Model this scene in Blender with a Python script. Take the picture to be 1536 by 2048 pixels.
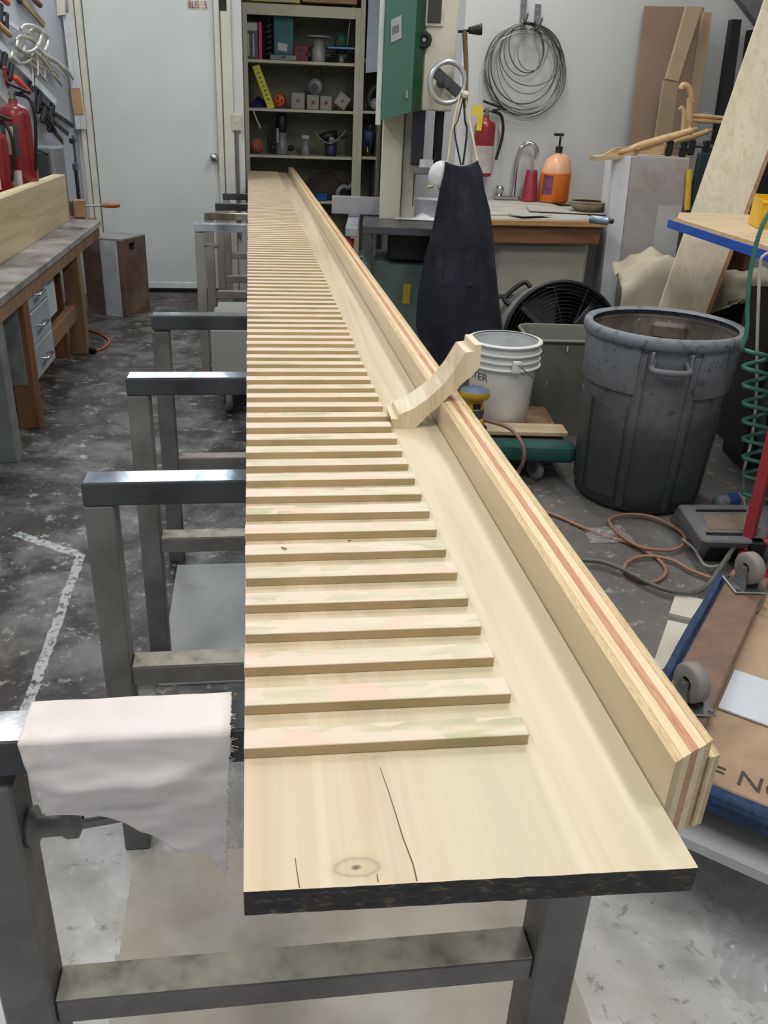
import bpy, bmesh, math, random
from mathutils import Vector, Matrix, noise as mnoise
for _o in list(bpy.data.objects): bpy.data.objects.remove(_o, do_unlink=True)
SC = bpy.context.scene
COL = SC.collection
random.seed(7)

# ------------------------------------------------------------ camera
EYE = 1.34                       # lens height above the floor, metres
FPX, PPX, PPY, ROLL = 1670.0, 720.0, 1024.0, 0.036
PITCH = math.atan(803/1670)
_cp, _sp, _cr, _sr = math.cos(PITCH), math.sin(PITCH), math.cos(ROLL), math.sin(ROLL)
_R = Vector((1,0,0)); _D = Vector((0,-_sp,-_cp)); _F = Vector((0,_cp,-_sp))
_cam = bpy.data.cameras.new('camera'); CAM = bpy.data.objects.new('camera', _cam); COL.objects.link(CAM)
_X = _R*_cr - _D*_sr; _Y = -(_R*_sr + _D*_cr); _Z = -_F
_m = Matrix((( _X.x,_Y.x,_Z.x,0),(_X.y,_Y.y,_Z.y,0),(_X.z,_Y.z,_Z.z,EYE),(0,0,0,1)))
CAM.matrix_world = _m
_cam.sensor_fit = 'VERTICAL'; _cam.sensor_height = 36; _cam.lens = FPX/2048*36
_cam.shift_x = (768-PPX)/2048; _cam.clip_start = .02; _cam.clip_end = 60
SC.camera = CAM

# ------------------------------------------------------------ world, exposure, lights
W = bpy.data.worlds.new('world'); SC.world = W; W.use_nodes = True
W.node_tree.nodes['Background'].inputs[0].default_value = (.80,.90,1,1)
W.node_tree.nodes['Background'].inputs[1].default_value = 0.35
SC.view_settings.view_transform = 'Standard'
try: SC.view_settings.look = 'None'
except Exception: pass
SC.view_settings.gamma = 1; SC.view_settings.exposure = 0.0; SC.view_settings.use_curve_mapping = False
ALPHA = math.radians(7.75)       # the room and the long plank are turned this much to the left
U = Vector((-math.sin(ALPHA), math.cos(ALPHA), 0)); V = Vector((math.cos(ALPHA), math.sin(ALPHA), 0))
def area_light(name, loc, sx, sy, power, col=(1,.985,.955)):
    l = bpy.data.lights.new(name,'AREA'); l.shape='RECTANGLE'; l.size=sx; l.size_y=sy; l.energy=power; l.color=col
    o = bpy.data.objects.new(name,l); COL.objects.link(o); o.location=loc; o.rotation_euler=(0,0,ALPHA); return o
CEIL = 3.5
LAMPS = [(-1.5,.4,.85),(.0,.4,.62),(1.6,.4,.85),(-1.3,2.9,.8),(1.5,2.9,1.0),(-1.0,5.4,.7),(1.2,4.9,.9)]
LAMP_W = 30
for _i,(a,b,k) in enumerate(LAMPS):
    p = V*a + U*b
    area_light('tube_light', (p.x,p.y,CEIL-.19), .3, 1.2, LAMP_W*k)

# ------------------------------------------------------------ pixel helpers (a pixel gives a direction only)
def ray(x,y):
    a=x-PPX; b=y-PPY
    return _R*(a*_cr+b*_sr) + _D*(-a*_sr+b*_cr) + _F*FPX
def F(x,y,z=0.0):                # where the pixel's ray meets height z
    r=ray(x,y); t=(z-EYE)/r.z; return Vector((r.x*t,r.y*t,z))
def Dp(x,y,Y):                   # where it meets the upright plane at forward distance Y
    r=ray(x,y); t=Y/r.y; return Vector((r.x*t,Y,EYE+r.z*t))
def PL(x,y,P,n):                 # where it meets the plane through P with normal n
    r=ray(x,y); o=Vector((0,0,EYE)); t=(P-o).dot(n)/r.dot(n); return o+r*t
# ------------------------------------------------------------ materials
def s(r,g,b):
    f=lambda c:(c/12.92 if c<=.04045 else ((c+.055)/1.055)**2.4)
    return (f(r/255),f(g/255),f(b/255),1)
MATS={}
class NT:
    def __init__(self,name):
        self.m=bpy.data.materials.new(name); self.m.use_nodes=True; self.t=self.m.node_tree
        self.p=self.t.nodes['Principled BSDF']
    def n(self,typ,**kw):
        nd=self.t.nodes.new(typ)
        for k,v in kw.items():
            if k.startswith('i_'):
                key=k[2:]; key=int(key) if key.isdigit() else key.replace('_',' ')
                nd.inputs[key].default_value=v
            else: setattr(nd,k,v)
        return nd
    def l(self,a,b): self.t.links.new(a,b)
    def coord(self,scale=(1,1,1),rnd=False,gen=False,rot=(0,0,0)):
        tc=self.n('ShaderNodeTexCoord'); mp=self.n('ShaderNodeMapping'); mp.inputs['Scale'].default_value=scale; mp.inputs['Rotation'].default_value=rot
        src=tc.outputs['Generated' if gen else 'Object']
        if rnd:
            oi=self.n('ShaderNodeObjectInfo'); mu=self.n('ShaderNodeMath',operation='MULTIPLY',i_1=37.0); self.l(oi.outputs['Random'],mu.inputs[0])
            ad=self.n('ShaderNodeVectorMath',operation='ADD'); self.l(src,ad.inputs[0]); self.l(mu.outputs[0],ad.inputs[1]); src=ad.outputs[0]
        self.l(src,mp.inputs['Vector']); return mp.outputs[0]
    def noise(self,vec,scale,detail=4,rough=.55,dist=0):
        n=self.n('ShaderNodeTexNoise'); n.inputs['Scale'].default_value=scale; n.inputs['Detail'].default_value=detail
        n.inputs['Roughness'].default_value=rough; n.inputs['Distortion'].default_value=dist; self.l(vec,n.inputs['Vector']); return n.outputs['Fac']
    def ramp(self,fac,stops,interp='LINEAR'):
        r=self.n('ShaderNodeValToRGB'); cr=r.color_ramp; cr.interpolation=interp
        while len(cr.elements)<len(stops): cr.elements.new(.5)
        for e,(p,c) in zip(cr.elements,stops): e.position=p; e.color=c if len(c)==4 else (*c,1)
        self.l(fac,r.inputs[0]); return r.outputs[0]
    def mix(self,fac,a,b,mode='MIX'):
        m=self.n('ShaderNodeMix',data_type='RGBA',blend_type=mode)
        for sock,v in ((m.inputs[0],fac),(m.inputs[6],a),(m.inputs[7],b)):
            if hasattr(v,'is_output'): self.l(v,sock)
            else: sock.default_value=v
        return m.outputs[2]
    def math(self,op,a,b=0.0,clamp=False):
        m=self.n('ShaderNodeMath',operation=op); m.use_clamp=clamp
        for sock,v in ((m.inputs[0],a),(m.inputs[1],b)):
            if hasattr(v,'is_output'): self.l(v,sock)
            else: sock.default_value=v
        return m.outputs[0]
    def bump(self,fac,strength=.2,dist=.002):
        b=self.n('ShaderNodeBump'); b.inputs['Strength'].default_value=strength; b.inputs['Distance'].default_value=dist
        self.l(fac,b.inputs['Height']); self.l(b.outputs[0],self.p.inputs['Normal'])
    def done(self,col,rough=.6,metal=0.0):
        if hasattr(col,'is_output'): self.l(col,self.p.inputs['Base Color'])
        else: self.p.inputs['Base Color'].default_value=col
        if hasattr(rough,'is_output'): self.l(rough,self.p.inputs['Roughness'])
        else: self.p.inputs['Roughness'].default_value=rough
        self.p.inputs['Metallic'].default_value=metal
        return self.m
BW=lambda v:(v,v,v,1)
def plain(name,c,rough=.55,metal=0,var=.12,scale=9,bump=0,dirt=None,dirt_amt=.5,dirt_scale=5,rnd=False):
    if name in MATS: return MATS[name]
    t=NT(name); v=t.coord(rnd=rnd); f=t.noise(v,scale,5)
    c2=tuple(x*(1-var*2) for x in c[:3])+(1,); c3=tuple(min(1,x*(1+var)) for x in c[:3])+(1,)
    col=t.ramp(f,[(.3,c2),(.5,c),(.7,c3)])
    if dirt:
        g=t.noise(v,dirt_scale,7,.65); k=t.ramp(g,[(.62-.35*dirt_amt,BW(0)),(.78-.25*dirt_amt,BW(1))]); col=t.mix(k,col,dirt)
    if bump: t.bump(t.noise(v,scale*6,4),bump)
    MATS[name]=t.done(col,rough,metal); return MATS[name]
def wood(name,c1,c2,c3=None,scale=(28,1.2,28),rough=.5,rnd=False,dist=1.2,bump=.05):
    if name in MATS: return MATS[name]
    t=NT(name); v=t.coord(scale,rnd); f=t.noise(v,1,5,.6,dist)
    v2=t.coord(tuple(k*.28 for k in scale),rnd); g=t.noise(v2,1,3,.5,.6)
    col=t.ramp(f,[(.3,c2),(.55,c1),(.75,c1 if c3 is None else c3)])
    col=t.mix(t.ramp(g,[(.42,BW(0)),(.68,BW(.55))]),col,c3 or c2)
    if bump: t.bump(f,bump,.001)
    MATS[name]=t.done(col,rough); return MATS[name]
# ------------------------------------------------------------ mesh builder
class B:
    def __init__(self): self.b=bmesh.new()
    def _new(self,vs,fs,smooth=False,mi=0):
        vv=[self.b.verts.new(v) for v in vs]; out=[]
        for f in fs:
            try:
                fc=self.b.faces.new([vv[i] for i in f]); fc.smooth=smooth; fc.material_index=mi; out.append(fc)
            except ValueError: pass
        return out
    def box(self,c,sz,rot=None,bev=0,mi=0,seg=1):
        x,y,z=(k/2 for k in sz); M=rot.to_3x3() if rot is not None else Matrix.Identity(3); c=Vector(c)
        vs=[c+M@Vector((a*x,b*y,d*z)) for d in(-1,1) for b in(-1,1) for a in(-1,1)]
        fs=[(0,2,3,1),(4,5,7,6),(0,1,5,4),(1,3,7,5),(3,2,6,7),(2,0,4,6)]
        o=self._new(vs,fs,False,mi)
        if bev:
            ed={e for f in o for e in f.edges}
            bmesh.ops.bevel(self.b,geom=list(ed),offset=bev,segments=seg,affect='EDGES',profile=.6,material=-1)
        return self
    def hexa(self,vs,bev=0,mi=0):  # 8 points: bottom ring then top ring (both counter-clockwise seen from above)
        o=self._new([Vector(v) for v in vs],[(3,2,1,0),(4,5,6,7),(0,1,5,4),(1,2,6,5),(2,3,7,6),(3,0,4,7)],False,mi)
        if bev:
            ed={e for f in o for e in f.edges}; bmesh.ops.bevel(self.b,geom=list(ed),offset=bev,segments=1,affect='EDGES',material=-1)
        return self
    def prism(self,poly,ext,mi=0,smooth=False):   # poly: list of 3D points, ext: vector
        ext=Vector(ext); p=[Vector(q) for q in poly]; n=len(p)
        self._new(p+[q+ext for q in p],[tuple(range(n))[::-1],tuple(range(n,2*n))],False,mi)
        self._new(p+[q+ext for q in p],[(i,(i+1)%n,n+(i+1)%n,n+i) for i in range(n)],smooth,mi)
        return self
    def cyl(self,p0,p1,r0,r1=None,n=16,mi=0,cap=True):
        r1=r0 if r1 is None else r1; p0=Vector(p0);p1=Vector(p1); d=(p1-p0).normalized()
        a=d.orthogonal().normalized(); c=d.cross(a)
        ring=lambda p,r:[p+(a*math.cos(2*math.pi*i/n)+c*math.sin(2*math.pi*i/n))*r for i in range(n)]
        A,Bq=ring(p0,r0),ring(p1,r1)
        self._new(A+Bq,[(i,(i+1)%n,n+(i+1)%n,n+i) for i in range(n)],True,mi)
        if cap:
            self._new(A,[tuple(range(n))[::-1]],False,mi); self._new(Bq,[tuple(range(n))],False,mi)
        return self
    def lathe(self,prof,c=(0,0,0),n=28,mi=0,axis=None,smooth=True,sq=0):  # prof: (r,z) list
        c=Vector(c); M=Matrix.Identity(3) if axis is None else Vector((0,0,1)).rotation_difference(Vector(axis)).to_matrix()
        vs=[];fs=[]
        for r,z in prof:
            for i in range(n):
                t=2*math.pi*i/n; vs.append(c+M@Vector((max(r,1e-4)*math.cos(t),max(r,1e-4)*math.sin(t),z)))
        for k in range(len(prof)-1):
            for i in range(n): fs.append((k*n+i,k*n+(i+1)%n,(k+1)*n+(i+1)%n,(k+1)*n+i))
        self._new(vs,fs,smooth,mi); return self
    def tube(self,pts,r,n=8,closed=False,mi=0,sm=4,rz=None):
        P=[Vector(p) for p in pts]
        if sm>1 and len(P)>2:
            Q=[];m=len(P);rng=range(m if closed else m-1)
            for i in rng:
                p0=P[i-1] if (closed or i>0) else P[i]; p1=P[i]; p2=P[(i+1)%m]; p3=P[(i+2)%m] if (closed or i+2<m) else p2
                for k in range(sm):
                    t=k/sm; Q.append(.5*((2*p1)+(p2-p0)*t+(2*p0-5*p1+4*p2-p3)*t*t+(3*p1-p0-3*p2+p3)*t**3))
            if not closed: Q.append(P[-1])
            P=Q
        m=len(P); vs=[];fs=[]; a=None
        for i,p in enumerate(P):
            d=(P[(i+1)%m]-P[i-1]) if closed else (P[min(i+1,m-1)]-P[max(i-1,0)])
            d=d.normalized() if d.length>1e-9 else Vector((0,0,1))
            a=d.orthogonal().normalized() if a is None else (a-d*a.dot(d)).normalized()
            c=d.cross(a); rr=r(i/(m-1)) if callable(r) else r
            for k in range(n):
                t=2*math.pi*k/n; vs.append(p+(a*math.cos(t)+c*math.sin(t)*(rz or 1))*rr)
        for i in range(m if closed else m-1):
            for k in range(n): fs.append((i*n+k,i*n+(k+1)%n,((i+1)%m)*n+(k+1)%n,((i+1)%m)*n+k))
        self._new(vs,fs,True,mi)
        if not closed:
            self._new(vs[:n],[tuple(range(n))[::-1]],False,mi); self._new(vs[-n:],[tuple(range(n))],False,mi)
        return self
    def grid(self,fn,nu,nv,mi=0,thick=0):       # fn(u,v) -> point, u,v in 0..1
        vs=[Vector(fn(i/nu,j/nv)) for j in range(nv+1) for i in range(nu+1)]
        fs=[(j*(nu+1)+i,j*(nu+1)+i+1,(j+1)*(nu+1)+i+1,(j+1)*(nu+1)+i) for j in range(nv) for i in range(nu)]
        o=self._new(vs,fs,True,mi)
        if thick:
            self.b.normal_update(); bmesh.ops.solidify(self.b,geom=o,thickness=thick)
        return self
    def o(self,name,mat,parent=None,world=False):
        self.b.normal_update()
        bmesh.ops.recalc_face_normals(self.b,faces=self.b.faces)
        me=bpy.data.meshes.new(name); 
        if world and parent is not None:
            M=parent.matrix_basis.inverted()
            if parent.parent is not None: M=M@parent.parent.matrix_basis.inverted()
            self.b.transform(M)
        self.b.to_mesh(me); self.b.free()
        for m in (mat if isinstance(mat,(list,tuple)) else [mat]): me.materials.append(m)
        ob=bpy.data.objects.new(name,me); COL.objects.link(ob)
        if parent is not None: ob.parent=parent
        return ob
def tag(o,label,cat,group=None):
    o['label']=label; o['category']=cat
    if group: o['group']=group
    return o
def struct(o): o['kind']='structure'; return o
def thing(name,label,cat,loc=(0,0,0),rz=0,group=None,rot=None):
    o=bpy.data.objects.new(name,None); COL.objects.link(o); o.empty_display_size=.05
    M=Matrix.Translation(Vector(loc))@(rot.to_4x4() if rot is not None else Matrix.Rotation(rz,4,'Z')); o.matrix_basis=M
    return tag(o,label,cat,group)
def mono(ob,label,cat,group=None,base=None):      # one-mesh thing built in world space: put its origin at its base
    me=ob.data; zs=[v.co for v in me.vertices]
    c=Vector((sum(v.x for v in zs)/len(zs),sum(v.y for v in zs)/len(zs),min(v.z for v in zs)))
    me.transform(Matrix.Translation(-c)); ob.location=c; return tag(ob,label,cat,group)
def dup(root,loc,rz,label=None):
    r=root.copy(); COL.objects.link(r); r.matrix_basis=Matrix.Translation(Vector(loc))@Matrix.Rotation(rz,4,'Z')
    if label: r['label']=label
    for ch in list(root.children):
        c=ch.copy(); COL.objects.link(c); c.parent=r
        for g in ch.children:
            d=g.copy(); COL.objects.link(d); d.parent=c
    return r
def text_mesh(txt,size,name,mat,parent,M,ext=.0006,sx=1.0):
    cu=bpy.data.curves.new(name,'FONT'); cu.body=txt; cu.size=size; cu.extrude=ext; cu.resolution_u=3
    to=bpy.data.objects.new('_t',cu); COL.objects.link(to)
    bpy.context.view_layer.update()
    me=bpy.data.meshes.new_from_object(to.evaluated_get(bpy.context.evaluated_depsgraph_get()))
    bpy.data.objects.remove(to,do_unlink=True); bpy.data.curves.remove(cu)
    me.transform(Matrix.Scale(sx,4,(1,0,0))); me.transform(M); me.name=name; me.materials.clear(); me.materials.append(mat)
    ob=bpy.data.objects.new(name,me); COL.objects.link(ob); ob.parent=parent; return ob
def nz(x,y=0,z=0): return mnoise.noise(Vector((x,y,z)))
RX=lambda a:Matrix.Rotation(a,4,'X'); RY=lambda a:Matrix.Rotation(a,4,'Y'); RZ=lambda a:Matrix.Rotation(a,4,'Z')
def frame(x,y,z):  # rotation whose local axes are x,y,z
    return Matrix(((x.x,y.x,z.x),(x.y,y.y,z.y),(x.z,y.z,z.z)))
# ============================================================ the setting
def mat_floor():
    t=NT('floor_paint'); v=t.coord()
    big=t.noise(v,1.1,5,.6,.4); fine=t.noise(v,16,8,.7); mid=t.noise(v,5,6,.65,.5)
    base=t.ramp(big,[(.3,s(86,80,76)),(.5,s(110,107,105)),(.68,s(136,136,136))])
    sx=t.n('ShaderNodeSeparateXYZ'); t.l(v,sx.inputs[0]); dirt=t.ramp(t.math('ADD',sx.outputs[0],t.math('MULTIPLY',big,.8)),[(-.2,BW(1)),(.15,BW(.9)),(.9,BW(.22))])
    base=t.mix(t.math('MULTIPLY',t.ramp(mid,[(.34,BW(0)),(.56,BW(1))]),dirt),base,s(50,45,42))
    sp=t.ramp(fine,[(.57,BW(0)),(.66,BW(1))]); base=t.mix(t.math('MULTIPLY',sp,.75),base,s(176,172,166)); sp3=t.ramp(t.noise(v,48,5,.7),[(.60,BW(0)),(.68,BW(.7))]); base=t.mix(sp3,base,s(168,164,158))
    sp2=t.ramp(t.noise(v,9,7,.75,.3),[(.62,BW(0)),(.66,BW(1))]); base=t.mix(t.math('MULTIPLY',sp2,.55),base,s(205,205,202))
    # white overspray built up on the concrete round the spraying place, with a ragged edge
    sep=t.n('ShaderNodeSeparateXYZ'); t.l(v,sep.inputs[0])
    d=t.math('ADD',sep.outputs[1],t.math('MULTIPLY',t.noise(v,1.6,5,.6),1.1))
    k=t.ramp(t.math('MULTIPLY',d,.4),[(.57,BW(1)),(.90,BW(0))])
    white=t.ramp(t.noise(v,6,6,.6),[(.32,s(182,180,176)),(.5,s(216,217,216)),(.7,s(232,233,234))])
    white=t.mix(t.ramp(t.noise(v,3.2,5,.6,.8),[(.50,BW(0)),(.60,BW(.55))]),white,s(178,172,164)); white=t.mix(t.ramp(t.noise(v,22,7,.75,.5),[(.57,BW(0)),(.66,BW(.85))]),white,s(126,120,112))
    base=t.mix(t.math('MULTIPLY',k,t.ramp(mid,[(.25,BW(.72)),(.6,BW(1))])),base,white)
    # worn white line
    for (A,C,w) in ((F(160,1115),F(52,1420),.016),(F(40,1070),F(160,1110),.02)):
        dx,dy=(C-A).x,(C-A).y; L=math.hypot(dx,dy); nx,ny=-dy/L,dx/L
        dot=t.n('ShaderNodeVectorMath',operation='DOT_PRODUCT'); dot.inputs[1].default_value=(nx,ny,0); t.l(v,dot.inputs[0])
        dist=t.math('ABSOLUTE',t.math('SUBTRACT',dot.outputs['Value'],A.x*nx+A.y*ny))
        dist=t.math('ADD',dist,t.math('MULTIPLY',t.noise(v,22,4),.02))
        m1=t.math('LESS_THAN',dist,w+.008)
        dot2=t.n('ShaderNodeVectorMath',operation='DOT_PRODUCT'); dot2.inputs[1].default_value=(dx/L,dy/L,0); t.l(v,dot2.inputs[0])
        q=t.math('SUBTRACT',dot2.outputs['Value'],(A.x*dx+A.y*dy)/L)
        m2=t.math('MULTIPLY',t.math('GREATER_THAN',q,-.02),t.math('LESS_THAN',q,L+(.4 if w<.018 else 0)))
        wear=t.ramp(t.noise(v,40,5,.7),[(.40,BW(.0)),(.50,BW(.8))])
        base=t.mix(t.math('MULTIPLY',t.math('MULTIPLY',m1,m2),wear),base,s(190,194,196))
    t.bump(fine,.15,.002)
    return t.done(base,t.ramp(mid,[(.3,BW(.35)),(.7,BW(.65))]))
def mat_wall(name,c,rough=.7):
    t=NT(name); v=t.coord(); f=t.noise(v,2.2,4,.5); col=t.ramp(f,[(.3,tuple(k*.9 for k in c[:3])),(.7,c)])
    sc=t.ramp(t.noise(v,14,7,.75,.6),[(.70,BW(0)),(.76,BW(.5))]); col=t.mix(sc,col,tuple(k*.5 for k in c[:3])+(1,))
    t.bump(t.noise(v,90,3),.08,.001); return t.done(col,rough)
M_floor=mat_floor()
M_white=mat_wall('wall_paint',s(205,208,208)); M_door=mat_wall('door_paint',s(206,213,212),.45); M_left=mat_wall('wall_blue_grey',s(176,181,190))
M_trim=plain('trim_paint',s(206,204,193),.5,var=.06); M_ceil=plain('ceiling_paint',s(210,210,206),.8)
def slab(name,c,sz,mat,rz=ALPHA):
    ob=B().box((0,0,0),sz).o(name,mat); ob.location=c; ob.rotation_euler=(0,0,rz); return struct(ob)
fl=B().box((0,0,-.06),(16,18,.12)).o('floor',M_floor); fl.location=(0,4,0); struct(fl)
fl.data.transform(Matrix.Translation((0,4,0))); fl.location=(0,0,0)
# door wall: its face passes through the foot of the door
P_DW=(F(213,583)+F(390,583))/2
DOORN=U
def DW(x,y,off=0): return PL(x,y,P_DW-U*off,U)
cornerL=DW(183,430); cornerR=DW(488,250)
wl=(DW(140,120)-P_DW).dot(V); wr=(cornerR-P_DW).dot(V)
dl,dr=(DW(190,300)-P_DW).dot(V),(DW(438,300)-P_DW).dot(V)
DOORH=2.06; WT=.14; WZ0,WZ1=2.24,3.42; WALLZ=CEIL
def wallpart(v0,v1,z0,z1,name,mat=M_white):
    c=P_DW+V*((v0+v1)/2)+U*WT/2; c.z=(z0+z1)/2; return slab(name,c,(v1-v0,WT,z1-z0),mat)
wallpart(dr,wr,0,WALLZ,'wall_back'); wallpart(wl-.12,dl,0,WALLZ,'wall_back.001'); wallpart(dl,dr,DOORH,WZ0,'wall_back.002'); wallpart(dl,dr,WZ1,WALLZ,'wall_back.003')
# high window over the door (above the frame, its light glances off the sawhorse bars)
M_sky=NT('window_daylight'); M_sky.p.inputs['Emission Color'].default_value=(.72,.86,1,1); M_sky.p.inputs['Emission Strength'].default_value=8; M_sky.p.inputs['Base Color'].default_value=(.1,.1,.1,1); M_sky=M_sky.m
win=bpy.data.objects.new('window_1',None); COL.objects.link(win); win['kind']='structure'
def wbx(nm,v0,v1,z0,z1,dep,back,mat):
    c=P_DW+V*((v0+v1)/2)+U*(back+dep/2); c.z=(z0+z1)/2; ob=B().box((0,0,0),(v1-v0,dep,z1-z0)).o(nm,mat); ob.matrix_basis=Matrix.Translation(c)@RZ(ALPHA); ob.parent=win
nW_=3
for i in range(nW_):
    a=dl+(dr-dl)*i/nW_+.02; b_=dl+(dr-dl)*(i+1)/nW_-.02
    wbx('pane',a,b_,WZ0+.04,WZ1-.04,.008,.07,M_sky)
for i in range(nW_+1):
    a=dl+(dr-dl)*i/nW_; wbx('mullion',max(dl,a-.02),min(dr,a+.02),WZ0,WZ1,.06,.04,plain('window_paint',s(200,200,196),.5))
wbx('window_rail',dl,dr,WZ0,WZ0+.04,.06,.04,MATS['window_paint']); wbx('window_rail',dl,dr,WZ1-.04,WZ1,.06,.04,MATS['window_paint'])
# return wall of the recess (runs away from the door wall), recess back wall, sink wall, left wall, right wall
REC_Y=(P_DW.dot(U))+1.92
def wall_uv(name,u0,u1,v0,v1,z0,z1,mat):
    c=U*((u0+u1)/2)+V*((v0+v1)/2); c.z=(z0+z1)/2; return slab(name,c,(v1-v0,u1-u0,z1-z0),mat)
uD=P_DW.dot(U); vD=P_DW.dot(V)
vRL=vD+wr
wall_uv('wall_recess_side',uD+WT,REC_Y+.1,vRL-.10,vRL,0,WALLZ,M_white)
SINK=F(1060,400,.86); uS=SINK.dot(U)
vSL=PL(918,200,SINK,U).dot(V)
wall_uv('wall_recess_back',REC_Y,REC_Y+.12,vRL-.1,vSL+.3,0,WALLZ,M_white)
wall_uv('wall_recess_end',uS+.12,REC_Y,vSL,vSL+.12,0,WALLZ,M_white)
wall_uv('wall_sink',uS,uS+.12,vSL,4.6,0,WALLZ,M_white)
vL=vD+wl
P_LW=U*uD+V*vL; AW=math.radians(18)
dW=-U*math.cos(AW)-V*math.sin(AW); nW=V*math.cos(AW)-U*math.sin(AW)
c=P_LW+dW*4.2-nW*.06; c.z=WALLZ/2
_w=slab('wall_left',c,(.12,8.6,WALLZ),M_left,ALPHA-AW)
def LW(x,y,off=0): return PL(x,y,P_LW+nW*off,nW)
wall_uv('wall_right',-2.4,uS+.12,4.2,4.32,0,WALLZ,M_white)
ce=wall_uv('ceiling',-2.6,REC_Y+.12,-4,4.6,CEIL,CEIL+.1,M_ceil)
# baseboard-like dark sill and sweep under the door, door frame
def dwbox(name,v0,v1,z0,z1,dep,mat,parent=None,back=0):
    c=P_DW+V*((v0+v1)/2)-U*(dep/2-back); c.z=(z0+z1)/2
    ob=B().box((0,0,0),(v1-v0,dep,z1-z0),bev=.002).o(name,mat); ob.matrix_basis=Matrix.Translation(c)@RZ(ALPHA); return ob
fr=bpy.data.objects.new('trim_1',None); COL.objects.link(fr); struct(fr)
for nm,a,b,c,d,e in (('door_jamb',dl-.075,dl-.045,0,DOORH+.06,.055),('door_jamb',dl-.04,dl,0,DOORH+.04,.03),('door_jamb',dr,dr+.035,0,DOORH+.04,.03),('door_jamb',dr+.045,dr+.115,0,DOORH+.06,.02),('door_head',dl,dr,DOORH,DOORH+.05,.03)):
    dwbox(nm,a,b,c,d,e,M_trim).parent=fr
door=bpy.data.objects.new('door_1',None); COL.objects.link(door); struct(door)
M_dark=plain('dark_metal',s(40,41,43),.45,.6,var=.1); M_chrome=plain('chrome',s(200,204,208),.15,1,var=.03); M_steel=plain('steel',s(150,152,152),.35,.9,var=.1)
dwbox('door_leaf',dl+.006,dr-.006,.035,DOORH-.006,.045,M_door,back=.055).parent=door
dwbox('door_sweep',dl+.02,dr-.02,.03,.075,.012,plain('sweep',s(214,220,224),.4)).parent=door
dwbox('threshold',dl,dr,0,.03,.05,M_dark,back=.03).parent=door
kn=DW(428,315); b=B(); n=-U
b.lathe([(.0,0),(.032,0),(.032,.006),(.012,.008),(.012,.028),(.026,.036),(.03,.05),(.024,.064),(.0,.068)],kn-n*.01,20,axis=n); b.o('door_knob',M_chrome).parent=door
M_red=plain('sticker_red',s(150,42,40),.5,var=.1); M_yel=plain('sticker_yellow',s(205,170,70),.5)
fm=frame(V,Vector((0,0,1)),-U).to_4x4()
for txt,x,m,k in (('BLIS',376,M_red,.80),('S',401,M_yel,.7),('5',408,M_red,.9)):
    p=DW(x,15.5+(x-376)*.05,.001); text_mesh(txt,.064,'lettering',m,door,Matrix.Translation(p)@fm,sx=k*.85)
bx=dwbox('door_closer_bracket',0,.045,0,.10,.03,M_dark); bx.parent=door
p=DW(446,5); bx.location=p-U*.012
# electric box beside the door
p=DW(473,245); t_=thing('junction_box','small cream electrical box on the wall beside the door frame','box',p,ALPHA)
B().box((0,-.016,0),(.07,.032,.115),bev=.003).o('box_body',M_trim,t_); B().box((0,-.035,0),(.055,.006,.10),bev=.002).o('cover_plate',plain('plate',s(190,186,170),.5),t_)
B().box((0,-.042,.01),(.012,.012,.022)).o('toggle',M_white,t_)
p=DW(473,300); B().cyl((0,-.012,-.82),(0,-.012,-.06),.011,n=8).o('conduit',M_steel,t_)
# sloping grey slab filling the dark diagonal at the far right, above the leaning boards
c0=PL(1462,-8,SINK,U); c1=PL(1512,58,SINK,U); dd=(c1-c0).normalized()
q0=c0-dd*.5; q1=c1+dd*1.2
struct(B().prism([q0,q1,q1+Vector((1.2,0,.9)),q0+Vector((1.4,0,.4))],-U*.06).o('trim_2',plain('dark_grey_slab',s(118,120,120),.8)))
# ceiling fixtures (real lamps, above the frame)
M_glow=NT('tube_glow'); M_glow.p.inputs['Emission Color'].default_value=(1,.98,.95,1); M_glow.p.inputs['Emission Strength'].default_value=6; M_glow=M_glow.m
for i,(a,b_,k) in enumerate(LAMPS):
    p=V*a+U*b_; p.z=CEIL-.12
    lt=thing('ceiling_light','fluorescent ceiling fixture above '+('the rag side of the sawhorses','the near end of the plank','the stacked dollies','the drawer bench','the trash can','the wooden crate','the sink counter')[i],'light',p,ALPHA,'fluorescent fixtures under the ceiling')
    B().box((0,0,.06),(.3,1.25,.1),bev=.01).o('housing',M_ceil,lt)
    for sx in (-.08,.08): B().cyl((sx,-.58,-.02),(sx,.58,-.02),.013,n=10).o('tube',M_glow,lt)
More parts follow.
